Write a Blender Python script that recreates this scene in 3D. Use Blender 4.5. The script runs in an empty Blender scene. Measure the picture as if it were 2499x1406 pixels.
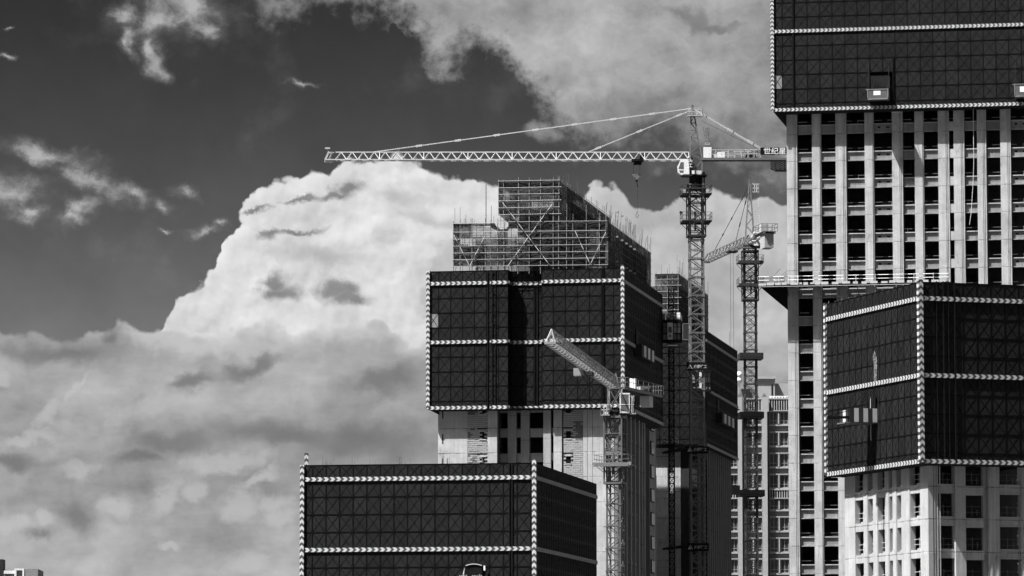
import bpy, math, random
from mathutils import Vector, Matrix
R = math.radians
random.seed(7)
sc = bpy.context.scene
COL = sc.collection

# ------------------------------------------------------------------ camera
F = 10412.0                       # focal length measured from the vanishing points, in photo pixels
PITCH = math.atan(1057.0 / F)
CAMZ = 25.0
cam = bpy.data.cameras.new('camera')
cam.sensor_width = 36.0
cam.lens = 36.0 * F / 2499.0
cam.clip_start = 1.0
cam.clip_end = 20000.0
camo = bpy.data.objects.new('camera', cam)
COL.objects.link(camo)
camo.location = (0, 0, CAMZ)
camo.rotation_euler = (R(90) + PITCH, 0, 0)
sc.camera = camo

# ------------------------------------------------------------------ exposure
EXPO = 1.35
vs = sc.view_settings
vs.view_transform = 'Standard'
vs.look = 'None'
vs.exposure = EXPO
vs.gamma = 1.0
vs.use_curve_mapping = False
sc.cycles.max_bounces = 6
sc.cycles.transparent_max_bounces = 24
sc.cycles.use_adaptive_sampling = True
sc.cycles.adaptive_threshold = .012
sc.cycles.adaptive_min_samples = 10

# ------------------------------------------------------------------ sun
SUN_AZ, SUN_EL = 59.0, 60.0       # degrees left of the way back to the camera, and up
to_sun = Vector((-math.sin(R(SUN_AZ)) * math.cos(R(SUN_EL)), -math.cos(R(SUN_AZ)) * math.cos(R(SUN_EL)), math.sin(R(SUN_EL))))
sl = bpy.data.lights.new('sun', 'SUN')
sl.energy = 4.6
sl.angle = R(0.5)
sl.color = (1, 1, 1)              # a black-and-white photograph: neutral light
so = bpy.data.objects.new('sun', sl)
COL.objects.link(so)
so.rotation_euler = to_sun.to_track_quat('Z', 'Y').to_euler()

# ------------------------------------------------------------------ world: red-filtered sky with clouds, by direction
world = bpy.data.worlds.new('World')
sc.world = world
world.use_nodes = True
NT = world.node_tree
NT.nodes.clear()


class V:
    """a float socket with arithmetic, so cloud formulas can be written out"""
    nt = NT

    def __init__(s, k):
        s.k = k

    @staticmethod
    def op(o, *a, clamp=False):
        n = V.nt.nodes.new('ShaderNodeMath')
        n.operation = o
        n.use_clamp = clamp
        for i, x in enumerate(a):
            if isinstance(x, V):
                V.nt.links.new(x.k, n.inputs[i])
            else:
                n.inputs[i].default_value = x
        return V(n.outputs[0])
    def __add__(s, o): return V.op('ADD', s, o)
    def __radd__(s, o): return V.op('ADD', s, o)
    def __sub__(s, o): return V.op('SUBTRACT', s, o)
    def __rsub__(s, o): return V.op('SUBTRACT', o, s)
    def __mul__(s, o): return V.op('MULTIPLY', s, o)
    def __rmul__(s, o): return V.op('MULTIPLY', s, o)
    def __truediv__(s, o): return V.op('DIVIDE', s, o)
    def max(s, o): return V.op('MAXIMUM', s, o)
    def min(s, o): return V.op('MINIMUM', s, o)
    def smax(s, o, d=.2): return V.op('SMOOTH_MAX', s, o, d)
    def abs(s): return V.op('ABSOLUTE', s)
    def sqrt(s): return V.op('SQRT', s)


def ramp(x, a, b, smooth=True):
    n = V.nt.nodes.new('ShaderNodeMapRange')
    n.interpolation_type = 'SMOOTHSTEP' if smooth else 'LINEAR'
    n.clamp = True
    V.nt.links.new(x.k, n.inputs['Value'])
    n.inputs['From Min'].default_value = a
    n.inputs['From Max'].default_value = b
    return V(n.outputs[0])


def mix(t, a, b):
    n = V.nt.nodes.new('ShaderNodeMix')
    n.data_type = 'FLOAT'
    for i, x in ((0, t), (2, a), (3, b)):
        if isinstance(x, V):
            V.nt.links.new(x.k, n.inputs[i])
        else:
            n.inputs[i].default_value = x
    return V(n.outputs[0])


def vec(x, y, z=0.0):
    n = V.nt.nodes.new('ShaderNodeCombineXYZ')
    for i, q in enumerate((x, y, z)):
        if isinstance(q, V):
            V.nt.links.new(q.k, n.inputs[i])
        else:
            n.inputs[i].default_value = q
    return n.outputs[0]


def noise(x, y, scale, det=6, rough=.55, z=0.0, dist=0.0, lac=2.0):
    n = V.nt.nodes.new('ShaderNodeTexNoise')
    n.inputs['Scale'].default_value = scale
    n.inputs['Detail'].default_value = det
    n.inputs['Roughness'].default_value = rough
    n.inputs['Lacunarity'].default_value = lac
    n.inputs['Distortion'].default_value = dist
    V.nt.links.new(vec(x, y, z), n.inputs['Vector'])
    return V(n.outputs[0]) - .5


def billow(x, y, scale, det=3, rough=.5, z=0.0):
    n = V.nt.nodes.new('ShaderNodeTexVoronoi')
    n.voronoi_dimensions = '3D'
    n.feature = 'F1'
    n.normalize = False
    n.inputs['Scale'].default_value = scale
    n.inputs['Detail'].default_value = det
    n.inputs['Roughness'].default_value = rough
    V.nt.links.new(vec(x, y, z), n.inputs['Vector'])
    return .5 - V(n.outputs['Distance'])


def curve(x, pts, x0, x1, y0, y1):
    n = V.nt.nodes.new('ShaderNodeFloatCurve')
    c = n.mapping.curves[0]
    ps = [((a - x0) / (x1 - x0), (b - y0) / (y1 - y0)) for a, b in pts]
    while len(c.points) < len(ps):
        c.points.new(.5, .5)
    for p, q in zip(c.points, ps):
        p.location = q
        p.handle_type = 'AUTO_CLAMPED'
    n.mapping.use_clip = False
    n.mapping.extend = 'HORIZONTAL'
    n.mapping.update()
    V.nt.links.new(((x - x0) / (x1 - x0)).k, n.inputs['Value'])
    return V(n.outputs[0]) * (y1 - y0) + y0


def blob(x, y, cx, cy, rx, ry, rot=0.0):
    c, s = math.cos(R(rot)), math.sin(R(rot))
    dx, dy = x - cx, y - cy
    u = (dx * c + dy * s) / rx
    v = (dy * c - dx * s) / ry
    return 1.0 - (u * u + v * v).sqrt()


def blobs(x, y, lst):
    r = None
    for b in lst:
        q = blob(x, y, *b)
        r = q if r is None else r.smax(q, .25)
    return r


tc = NT.nodes.new('ShaderNodeTexCoord')
sep = NT.nodes.new('ShaderNodeSeparateXYZ')
NT.links.new(tc.outputs['Generated'], sep.inputs[0])
dx_, dy_, dz_ = (V(o) for o in sep.outputs)
AZ = V.op('ARCTAN2', dx_, dy_)                 # 0 straight ahead, rising to the right
EL = V.op('ARCSINE', dz_)
X = 12.495 + AZ * (F / 100)                    # the sky's own grid: one unit is 0.55 degrees of arc
Y = 7.03 - (EL - PITCH) * (F / 100)


def lin(v):                                    # display grey to scene radiance
    v = v / 255.0
    v = v / 12.92 if v <= .04045 else ((v + .055) / 1.055) ** 2.4
    return v / 2 ** EXPO


# shared detail and domain warps, coarse and fine
nA = noise(X, Y, .35, 6, .55)
nB = noise(X, Y, .35, 6, .55, z=7.3)
nC = noise(X, Y, 1.1, 5, .6, z=13.7)
nD = noise(X, Y, 1.1, 5, .6, z=17.9)
wx, wy = X + nA * 1.3 + nC * .9, Y + nB * 1.1 + nD * .8
fine = noise(X, Y, 1.9, 5, .62, z=3.1)
bil = billow(X + nA * .7, Y + nB * .7, 1.5, 2, .5)
bil2 = billow(X + nA * .7 - .07, Y + nB * .7 - .10, 1.5, 2, .5)   # the same billows, a step towards the sun
lit = (bil - bil2)                             # relief: faces turned to the sun are brighter
big1 = noise(X + nC * .5, Y + nD * .5, .8, 4, .5, z=71.0)
big2 = noise(X + nC * .5 - .16, Y + nD * .5 - .2, .8, 4, .5, z=71.0)
relief = (big1 - big2)                         # the same, for the large swellings

# clear sky through a red filter: the red part of the physical sky
skyn = NT.nodes.new('ShaderNodeTexSky')
skyn.sky_type = 'NISHITA'
skyn.sun_disc = False
skyn.sun_elevation = R(SUN_EL)
skyn.sun_rotation = math.atan2(to_sun.x, to_sun.y)
skyn.altitude = 50
sps = NT.nodes.new('ShaderNodeSeparateColor')
NT.links.new(skyn.outputs[0], sps.inputs[0])
STR = .1
clear = V(sps.outputs[0]) * STR
clear = lin(84) * V.op('POWER', clear / .33, 4.6)

clear = clear * (1.0 + nA * .5 + nC * .16)
veil = ramp(nB + nD * .4, .02, .35)
clear = clear + veil * lin(60)

# -- big cumulus top, as a skyline over azimuth
cum_pts = [(-60, 7.9), (3.9, 8.3), (4.08, 7.95), (4.12, 7.35), (4.35, 7.15), (4.7, 6.85), (5.05, 6.5), (5.45, 6.15), (5.52, 5.6),
           (5.7, 5.25), (5.85, 4.85), (6.1, 4.65), (6.45, 4.5), (6.8, 4.25), (7.2, 4.12), (7.6, 4.02), (7.95, 4.08),
           (8.3, 3.92), (8.8, 3.75), (9.3, 3.74), (9.8, 3.74), (10.2, 3.78), (10.6, 4.02), (11.1, 4.28), (11.6, 4.18), (12.1, 4.36), (13.3, 4.95),
           (14.1, 4.85), (14.35, 4.55), (14.75, 4.4), (15.1, 4.55), (15.4, 4.82), (15.7, 5.06), (15.95, 5.04), (16.6, 4.75),
           (17.0, 4.45), (17.5, 4.3), (17.8, 4.62), (18.2, 4.8), (18.6, 4.75), (19.3, 4.9), (24, 5.6), (60, 6.4)]
edge = curve(X + nA * .25 + bil * .12 + nC * .12, cum_pts, -60, 60, 0, 12)
cum_h = Y - edge + bil * .34 + fine * .12 + nD * .18 + .03
cum_a = ramp(cum_h, -.03, .10)
shade_big = noise(X, Y, .45, 3, .5, z=11.0)
cum_v = lin(219) + lit * .05 + relief * .26 + ramp(bil, .1, .5) * .02 + shade_big * .13 + fine * .03
rimlit = 1.0 - ramp(cum_h, .05, .6)
cum_v = cum_v + rimlit * .012
cum_v = mix(ramp(X, 13.5, 15.0), cum_v, lin(190) + relief * .22 + shade_big * .10)
dim = blobs(wx, wy, [(9.7, 4.9, .9, .45, 12), (10.6, 5.4, 1.8, .28, 8), (9.4, 5.9, .5, .5, 0), (11.5, 6.4, .8, 1.4, 0), (7.9, 6.3, 2.2, .35, 5), (17.6, 6.8, 1.3, 1.3, 0),
                     (18.9, 6.8, 1.0, .8, 0), (17.2, 7.6, 1.3, .9, 0), (10.1, 3.9, .35, .5, 30)])
cum_v = mix(ramp(dim + fine * .9, .0, .9) * .42, cum_v, lin(150))
flank = blobs(X + nC * 1.2, Y + nD * 1.2, [(11.3, 7.4, 1.3, 1.1, 0), (11.4, 6.6, 1.0, 1.0, 0)])
cum_v = mix(ramp(flank + fine * .5, .0, .3) * .5, cum_v, lin(160))
# grey scraps of low cloud in front of it, torn by the wind
s_x, s_y = X + nC * 1.25 + nA * .5 + fine * .3, Y + nD * .75 + fine * .35
scr = blobs(s_x, s_y, [(8.4, 4.68, .72, .30, -8), (8.0, 4.82, .8, .18, -6), (7.3, 4.93, .7, .11, -8), (6.45, 5.72, .5, .16, 0), (7.1, 5.72, .85, .10, 0),
                       (6.75, 6.95, .46, .42, 0), (6.75, 7.2, .85, .28, 4), (8.25, 7.1, .8, .38, 4), (8.45, 7.3, .7, .26, 0), (6.3, 5.15, .5, .09, -8)])
scr_a = ramp(scr + fine * 1.0, -.02, .75)
cum_v = mix(scr_a * .8, cum_v, lin(140) + fine * .05 - ramp(scr, .3, .9) * .045)

# -- lower stratocumulus deck
st_pts = [(-60, 8.2), (-8, 7.6), (0, 7.83), (.8, 7.9), (1.7, 7.98), (2.4, 7.93), (3.1, 7.75), (3.5, 7.92), (4.1, 7.88), (4.6, 8.02), (5.3, 7.98),
          (6.0, 7.8), (6.6, 7.6), (7.2, 7.9), (7.9, 7.78), (8.4, 7.62), (9.2, 7.72), (9.8, 8.05), (10.6, 8.1), (14, 8.3), (17.0, 8.0),
          (17.7, 8.15), (18.3, 7.5), (19.2, 7.7), (60, 8.2)]
sedge = curve(X + nA * .5 + nC * .4, st_pts, -60, 60, 0, 12)
st_h = Y - sedge + bil * .34 + nD * .5 + fine * .2 - .06
st_a = ramp(st_h, -.04, .16) * mix(ramp(X, 4.0, 6.0), 1.0, ramp(st_h, -.2, .5) * .5 + .5)
bandy = noise(X * .35 + nC * .3, Y, .55, 6, .6, z=21.0)         # long, flat layering
patch = noise(wx * .9, wy, .55, 6, .55, z=31.0)
st_v = lin(163) + bandy * .24 + patch * .16 + relief * .09 + fine * .015
rim = (1.0 - ramp(st_h, .0, .7)) * ramp(X, 1.4, 3.5)
st_v = st_v + rim * .055
darks = blobs(wx, wy, [(1.4, 8.55, 2.3, .5, 0), (2.6, 8.2, .45, .35, 0), (4.2, 10.7, 1.7, .62, -4), (6.6, 10.5, 2.6, .5, 3), (8.8, 10.7, 2.6, .75, 3), (.3, 11.35, 1.2, .3, 0),
                       (5.9, 8.85, 1.2, .28, -18), (4.7, 9.4, 1.0, .3, -40), (9.3, 9.4, 2.0, .5, -10), (.9, 13.15, .55, .25, 0), (1.9, 12.7, .9, .6, 30), (3.5, 11.2, .9, .3, 0)])
st_v = mix(ramp(darks + fine * .5 + patch * .8, -.05, .85) * .8, st_v, lin(114))
l_x, l_y = X + nC * .9 + nA * .5, Y + nD * .9
lights = blobs(l_x, l_y, [(1.85, 9.5, .68, .10, -56), (1.1, 10.2, .7, .2, -48), (.6, 10.75, .8, .2, -10), (4.1, 12.2, .8, .36, -40), (4.8, 11.95, .5, .24, -20), (2.85, 12.35, .5, .3, 10),
                        (.3, 12.85, 1.0, .34, 0), (1.1, 12.6, .4, .3, 0), (5.85, 12.3, .6, .6, 20), (6.3, 11.65, .8, .2, -30), (6.7, 12.3, .7, .3, 0), (6.1, 13.75, .9, .36, 0), (4.1, 13.5, .3, .14, 0),
                        (4.0, 8.35, 1.6, .2, 8), (6.1, 8.5, 1.0, .2, -4), (2.0, 11.5, .5, .28, 0), (.05, 9.3, .3, .22, 0), (2.4, 7.98, .5, .10, -10), (6.9, 12.6, .5, .3, 0),
                        (18.4, 8.1, .9, .4, -10), (3.9, 9.9, 1.6, .3, -14), (5.6, 11.3, 1.4, .3, -8)])
st_v = mix(ramp(lights + fine * 1.1, -.1, .75) * (.58 + nB * .6), st_v, lin(196))

# -- high cloud along the top and to the right
hi_pts = [(-60, -3), (5.3, -1.6), (5.7, .35), (6.6, .45), (7.5, .5), (8.5, .3), (9.3, .45), (10.0, 1.0), (10.7, 1.75), (11.3, 1.45), (12.0, 1.2), (12.6, 1.9),
          (13.3, 2.6), (13.9, 3.4), (14.6, 3.9), (16.5, 4.0), (19, 4.3), (30, 4.0), (60, 3.0)]
hn1 = noise(X, Y, .75, 6, .6, z=81.0)
hedge = curve(X + nC * 1.6, hi_pts, -60, 60, -6, 12)
hole = blobs(wx, wy, [(11.75, 1.7, .42, .8, 8), (12.5, 2.6, .6, .6, 20), (12.2, 3.2, .6, .5, 0), (9.75, .85, .5, .25, 40)])
puffs = blobs(wx, wy, [(10.7, .95, .35, .7, -20), (10.25, .6, .5, .25, 30), (13.15, 3.1, .55, .3, 10)])
hi_h = (hedge - Y + hn1 * 3.4 + fine * 1.3).min(1.0 - ramp(hole, -.15, .7) * 1.8)
hi_h = hi_h.max(puffs * 1.4 + hn1 * 1.5 + fine * 1.2)
hi_a = ramp(hi_h, -.25, 1.05)
hi_n = noise(wx, wy * 1.4, .5, 6, .62, z=41.0)
hi_v = mix(ramp(Y, 1.0, 4.4), lin(166), lin(116)) + hi_n * .22 + hn1 * .12 + relief * .10
hi_v = mix(ramp(blobs(wx, wy, [(17.0, .38, .7, .38, 20), (17.5, .62, .8, .16, 12)]) + fine * .9, .1, .8) * .7, hi_v, lin(116))
hi_a = hi_a * mix(ramp(X, 5.5, 8.8), .62, 1.0)
# -- loose puffs at left
wisp = noise(wx * .8 + Y * .25, wy * 1.2 - X * .25, 1.0, 5, .62, z=61.0)
pf = blobs(wx, wy, [(3.7, .65, 1.15, .7, -12), (4.7, .3, 1.0, .75, 0), (2.9, .6, .6, .45, -30), (3.7, 1.4, .35, .7, -12), (3.0, 1.2, .6, .25, 50),
                    (5.1, .85, .7, .4, 0), (3.75, .75, .6, .45, 0), (7.3, 2.15, .6, .1, -6),
                    (.3, 4.75, 1.35, .6, 4), (1.1, 3.8, 1.5, .38, 8), (2.1, 4.35, 1.4, .5, 30), (3.0, 4.75, 1.3, .4, 28), (4.55, 4.7, .5, .28, 20),
                    (1.9, 5.2, .8, .4, -35), (1.7, 5.45, .4, .2, 0), (3.9, 5.15, .5, .3, 20), (4.95, 5.72, .7, .17, -6), (5.35, 5.5, .3, .2, -20), (3.95, 5.76, .3, .1, 0), (.7, 5.3, .6, .3, 0), (.05, 1.35, .35, .1, 0), (.0, .7, .25, .1, 0)])
pf_f = pf + wisp * 1.7 + fine * .9 + nA * .4 + .02
pf_a = ramp(pf_f, -.15, 1.1)
pf_v = lin(120) + ramp(pf_f, .2, 1.1) * .125
# -- open sky outside the picture: the same fair-weather cloud carried on round the dome
gen = noise(X * .35, Y * .5, .22, 8, .6, z=51.0)
away = (ramp(X, 22, 34)).max(1.0 - ramp(X, -12, -3)).max(1.0 - ramp(Y, -9, -2))
gen_a = ramp(gen - .03, .0, .14) * away
gen_v = lin(165) + gen * .3

c = clear
c = mix(gen_a, c, gen_v)
c = mix(hi_a * (1.0 - away * .6), c, hi_v)
c = mix(pf_a * .88, c, pf_v)
c = mix(cum_a, c, cum_v)
c = mix(st_a, c, st_v)
c = c.max(.01)
col = NT.nodes.new('ShaderNodeCombineColor')
out10 = c / STR
for i in range(3):
    NT.links.new(out10.k, col.inputs[i])
bg = NT.nodes.new('ShaderNodeBackground')
bg.inputs['Strength'].default_value = STR
NT.links.new(col.outputs[0], bg.inputs['Color'])
wo = NT.nodes.new('ShaderNodeOutputWorld')
NT.links.new(bg.outputs[0], wo.inputs['Surface'])
world.cycles.sampling_method = 'MANUAL'
world.cycles.sample_map_resolution = 512

# ------------------------------------------------------------------ placing things from the photograph
CT, ST = math.cos(PITCH), math.sin(PITCH)


def ray(px, py):
    x, y = (px - 1249.5) / F, (703.0 - py) / F
    return Vector((x, CT - y * ST, ST + y * CT))


def at(px, py, dist):
    """the world point that stands dist metres ahead of the camera along this sight line"""
    d = ray(px, py)
    return Vector((0, 0, CAMZ)) + d * (dist / d.y)


class Frame:
    """a tower's own axes: x along its front, y into it, z up; origin at the anchor corner on the ground"""
    def __init__(s, px, dist, deg, py=900):
        p = at(px, py, dist)
        s.o = Vector((p.x, p.y, 0))
        s.a = R(deg)
        s.ux = Vector((math.cos(s.a), math.sin(s.a), 0))
        s.uy = Vector((-math.sin(s.a), math.cos(s.a), 0))

    def _hit(s, px, py, n, off):
        d = ray(px, py)
        c = Vector((0, 0, CAMZ))
        q = s.o + n * off
        t = (q - c).dot(n) / d.dot(n)
        return c + d * t - s.o

    def front(s, px, py, yc=0.0):
        p = s._hit(px, py, s.uy, yc)
        return p.dot(s.ux), p.z

    def side(s, px, py, xc=0.0):
        p = s._hit(px, py, s.ux, xc)
        return p.dot(s.uy), p.z

    def w(s, x, y, z):
        p = s.o + s.ux * x + s.uy * y
        return Vector((p.x, p.y, z))


# ------------------------------------------------------------------ meshes
class MB:
    def __init__(s):
        s.v, s.f, s.m = [], [], []

    def box(s, x0, y0, z0, x1, y1, z1, m=0):
        b = len(s.v)
        s.v += [(x0, y0, z0), (x1, y0, z0), (x1, y1, z0), (x0, y1, z0), (x0, y0, z1), (x1, y0, z1), (x1, y1, z1), (x0, y1, z1)]
        for q in ((0, 3, 2, 1), (4, 5, 6, 7), (0, 1, 5, 4), (1, 2, 6, 5), (2, 3, 7, 6), (3, 0, 4, 7)):
            s.f.append(tuple(b + i for i in q))
            s.m.append(m)
        return s

    def quad(s, a, b, c, d, m=0):
        k = len(s.v)
        s.v += [tuple(a), tuple(b), tuple(c), tuple(d)]
        s.f.append((k, k + 1, k + 2, k + 3))
        s.m.append(m)
        return s

    def poly(s, pts, m=0):
        k = len(s.v)
        s.v += [tuple(p) for p in pts]
        s.f.append(tuple(range(k, k + len(pts))))
        s.m.append(m)
        return s

    def bar(s, p, q, w, h=None, m=0, n=4):
        """a straight bar from p to q with n sides"""
        p, q = Vector(p), Vector(q)
        d = q - p
        if d.length < 1e-6:
            return s
        d.normalize()
        up = Vector((0, 0, 1)) if abs(d.z) < .95 else Vector((1, 0, 0))
        a = d.cross(up).normalized()
        b = a.cross(d)
        h = w if h is None else h
        k = len(s.v)
        ph = math.pi / 4 if n == 4 else 0
        rr = (.7071 if n == 4 else .5)
        for c in (p, q):
            for i in range(n):
                t = ph + 2 * math.pi * i / n
                s.v.append(tuple(c + a * (math.cos(t) * w * rr) + b * (math.sin(t) * h * rr)))
        for i in range(n):
            j = (i + 1) % n
            s.f.append((k + i, k + j, k + n + j, k + n + i))
            s.m.append(m)
        s.f.append(tuple(k + n + i for i in range(n)))
        s.f.append(tuple(k + n - 1 - i for i in range(n)))
        s.m += [m, m]
        return s

    def cyl(s, p, q, d, m=0, n=10):
        return s.bar(p, q, d, d, m, n)

    def prism(s, pts, y0, y1, m=0):
        """an (x, z) outline pushed from y0 to y1"""
        n = len(pts)
        k = len(s.v)
        s.v += [(x, y0, z) for x, z in pts] + [(x, y1, z) for x, z in pts]
        s.f.append(tuple(range(k, k + n)))
        s.f.append(tuple(range(k + 2 * n - 1, k + n - 1, -1)))
        s.m += [m, m]
        for i in range(n):
            j = (i + 1) % n
            s.f.append((k + i, k + n + i, k + n + j, k + j))
            s.m.append(m)
        return s

    def mesh(s, name, mats):
        me = bpy.data.meshes.new(name)
        me.from_pydata(s.v, [], s.f)
        for m in (mats if isinstance(mats, (list, tuple)) else [mats]):
            me.materials.append(m)
        if any(s.m):
            me.polygons.foreach_set('material_index', s.m)
        me.update()
        return me

    def build(s, name, mats, parent=None, loc=(0, 0, 0), rz=0.0):
        return put(name, s.mesh(name, mats), parent, loc, rz)


def put(name, me, parent=None, loc=(0, 0, 0), rz=0.0, rot=None):
    o = bpy.data.objects.new(name, me)
    COL.objects.link(o)
    o.location = loc
    o.rotation_euler = rot if rot else (0, 0, rz)
    if parent is not None:
        o.parent = parent
    return o


def thing(name, label, cat, loc=(0, 0, 0), rz=0.0, group=None):
    o = put(name, None, None, loc, rz)
    o['label'] = label
    o['category'] = cat
    if group:
        o['group'] = group
    return o


def tag(o, label=None, cat=None, group=None, kind=None):
    for k, v in (('label', label), ('category', cat), ('group', group), ('kind', kind)):
        if v:
            o[k] = v
    return o


def copy_tree(o, parent=None):
    c = o.copy()
    COL.objects.link(c)
    c.parent = parent
    for ch in list(o.children):
        copy_tree(ch, c)
    return c


# ------------------------------------------------------------------ materials
class Mat:
    def __init__(s, name):
        s.m = bpy.data.materials.new(name)
        s.m.use_nodes = True
        s.nt = s.m.node_tree
        s.b = s.nt.nodes['Principled BSDF']

    def n(s, t, **kw):
        x = s.nt.nodes.new(t)
        for k, v in kw.items():
            if hasattr(x, k):
                setattr(x, k, v)
            else:
                x.inputs[k.replace('_', ' ')].default_value = v
        return x

    def l(s, a, b):
        s.nt.links.new(a, b)


def simple(name, v, rough=.7, metal=0.0, var=0.0, scale=1.0, stretch=(1, 1, 1), bump=0.0, alpha=None):
    M = Mat(name)
    M.b.inputs['Roughness'].default_value = rough
    M.b.inputs['Metallic'].default_value = metal
    if rough > .75:
        M.b.inputs['Specular IOR Level'].default_value = .25
    if v < .05 and rough > .3:
        M.b.inputs['Specular IOR Level'].default_value = .06
    V.nt = M.nt
    if var:
        tcn = M.n('ShaderNodeTexCoord')
        mp = M.n('ShaderNodeMapping')
        mp.inputs['Scale'].default_value = stretch
        M.l(tcn.outputs['Object'], mp.inputs[0])
        nz = M.n('ShaderNodeTexNoise', Scale=scale, Detail=6.0, Roughness=.6)
        M.l(mp.outputs[0], nz.inputs['Vector'])
        oi = M.n('ShaderNodeObjectInfo')
        f = (V(nz.outputs[0]) - .5) * (2 * var) + (V(oi.outputs['Random']) - .5) * var * .5 + 1.0
        q = f * v
        cc = M.n('ShaderNodeCombineColor')
        for i in range(3):
            M.l(q.k, cc.inputs[i])
        M.l(cc.outputs[0], M.b.inputs['Base Color'])
        if bump:
            bp = M.n('ShaderNodeBump', Strength=bump, Distance=.05)
            M.l(nz.outputs[0], bp.inputs['Height'])
            M.l(bp.outputs[0], M.b.inputs['Normal'])
    else:
        M.b.inputs['Base Color'].default_value = (v, v, v, 1)
    if alpha is not None:
        M.b.inputs['Alpha'].default_value = alpha
    return M.m


def concrete(name, v, streak=.25, blotch=.22, lift=3.05, z0=0.0, lines=.25):
    """cast concrete: blotches, run-down streaks, fine vertical board marks and a pour joint at every storey"""
    M = Mat(name)
    V.nt = M.nt
    M.b.inputs['Roughness'].default_value = .9
    M.b.inputs['Specular IOR Level'].default_value = .2
    g = M.n('ShaderNodeNewGeometry')
    sp = M.n('ShaderNodeSeparateXYZ')
    M.l(g.outputs['Position'], sp.inputs[0])
    x, y, z = (V(o) for o in sp.outputs)
    a = noise(x, y, .45, 7, .62, z=z)
    b_ = noise(x * 3.0, y * 3.0, 1.0, 5, .6, z=z * .18)
    grain = noise(x, y, 6.0, 3, .6, z=z * 3.0)
    board = noise(x * 9.0, y * 9.0, 1.0, 2, .6, z=z * .05)
    f = a * (2 * blotch) + b_ * (2 * streak) * ramp(a, -.2, .2) + grain * .10 + board * .22 + 1.0
    # dark stains in a few places
    st = noise(x * 1.6, y * 1.6, .9, 6, .65, z=z * .5)
    f = f - ramp(st, .09, .24) * .42
    zz = (z - z0) / lift
    fr = V.op('FRACT', zz + noise(x, y, 1.2, 3, .6) * .03)
    joint = 1.0 - ramp((fr - .5).abs(), .008, .026)
    jn = noise(x, y, .7, 3, .6, z=z * .3)
    f = f - joint * lines * ramp(jn, -.14, .08)
    runs = noise(x * 5.0, y * 5.0, 1.0, 3, .6, z=z * .12)
    drip = ramp(fr, .12, .5) * (1.0 - ramp(fr, .5, .515)) * ramp(runs + jn * .6, .0, .22)
    f = f - drip * (lines * .55)
    tie = V.op('FRACT', zz * 3.0) - .5
    f = f - (1.0 - ramp(tie.abs(), .0, .04)) * (lines * .12)
    f = f.max(.15)
    q = (f * v).max(.02)
    cc = M.n('ShaderNodeCombineColor')
    for i in range(3):
        M.l(q.k, cc.inputs[i])
    M.l(cc.outputs[0], M.b.inputs['Base Color'])
    bp = M.n('ShaderNodeBump', Strength=.35, Distance=.03)
    M.l((grain + board * .5 + joint * -1.0).k, bp.inputs['Height'])
    M.l(bp.outputs[0], M.b.inputs['Normal'])
    return M.m


def chevron(name, period, dark=.035, light=.43, worn=.45):
    """reflective warning tape: pale and dark arrowheads along local x"""
    M = Mat(name)
    V.nt = M.nt
    M.b.inputs['Roughness'].default_value = .6
    t = M.n('ShaderNodeTexCoord')
    sp = M.n('ShaderNodeSeparateXYZ')
    M.l(t.outputs['Object'], sp.inputs[0])
    x, y, z = (V(o) for o in sp.outputs)
    k = V.op('FRACT', (x + z.abs() * 1.0) / period + 100.0)
    w = ramp((k - .5).abs(), .20, .27, False)
    nz = noise(x, y, 2.3, 4, .6, z=z)
    q = mix(w, dark, light) * (1.0 + nz * worn * 2)
    big = noise(x, y, .35, 3, .6, z=z)
    q = q * (1.0 - ramp(big, .08, .25) * .35)
    cc = M.n('ShaderNodeCombineColor')
    for i in range(3):
        M.l(q.k, cc.inputs[i])
    M.l(cc.outputs[0], M.b.inputs['Base Color'])
    return M.m


def netting(name, v, base_alpha, holes=.5, scale=.5):
    """thin debris netting: a dark weave that lets some light through, thicker where it bunches"""
    M = Mat(name)
    V.nt = M.nt
    M.b.inputs['Roughness'].default_value = .95
    M.b.inputs['Specular IOR Level'].default_value = .1
    g = M.n('ShaderNodeNewGeometry')
    sp = M.n('ShaderNodeSeparateXYZ')
    M.l(g.outputs['Position'], sp.inputs[0])
    x, y, z = (V(o) for o in sp.outputs)
    a = noise(x, y, scale, 4, .6, z=z * 1.1)
    fold = noise(x * 1.2 + z * .8, y, 1.4, 5, .62, z=z * 1.6, dist=1.2)
    al = (fold * .9 + a * holes * 2.4 + base_alpha).max(.06).min(.97)
    M.l(al.k, M.b.inputs['Alpha'])
    q = (fold * 1.6 + 1.0) * v
    q = q.max(.006)
    cc = M.n('ShaderNodeCombineColor')
    for i in range(3):
        M.l(q.k, cc.inputs[i])
    M.l(cc.outputs[0], M.b.inputs['Base Color'])
    return M.m


def panelmat(name, v, seed=0.0):
    """perforated steel infill sheet, dust-streaked, each sheet a touch different"""
    M = Mat(name)
    V.nt = M.nt
    M.b.inputs['Roughness'].default_value = .75
    M.b.inputs['Specular IOR Level'].default_value = .12
    g = M.n('ShaderNodeNewGeometry')
    oi = M.n('ShaderNodeObjectInfo')
    sp = M.n('ShaderNodeSeparateXYZ')
    M.l(g.outputs['Position'], sp.inputs[0])
    x, y, z = (V(o) for o in sp.outputs)
    a = noise(x, y, .7, 6, .65, z=z)
    st = noise(x * 4, y * 4, 1.0, 4, .6, z=z * .35)
    mesh = noise(x, y, 9.0, 2, .7, z=z)
    rnd = V(oi.outputs['Random']) - .5
    f = 1.0 + a * .9 + st * .5 + mesh * .55 + rnd * .5
    f = f + ramp(noise(x, y, .33, 4, .6, z=z + 5.0), .16, .3) * .7
    q = (f * v).max(.003)
    cc = M.n('ShaderNodeCombineColor')
    for i in range(3):
        M.l(q.k, cc.inputs[i])
    M.l(cc.outputs[0], M.b.inputs['Base Color'])
    return M.m


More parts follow.
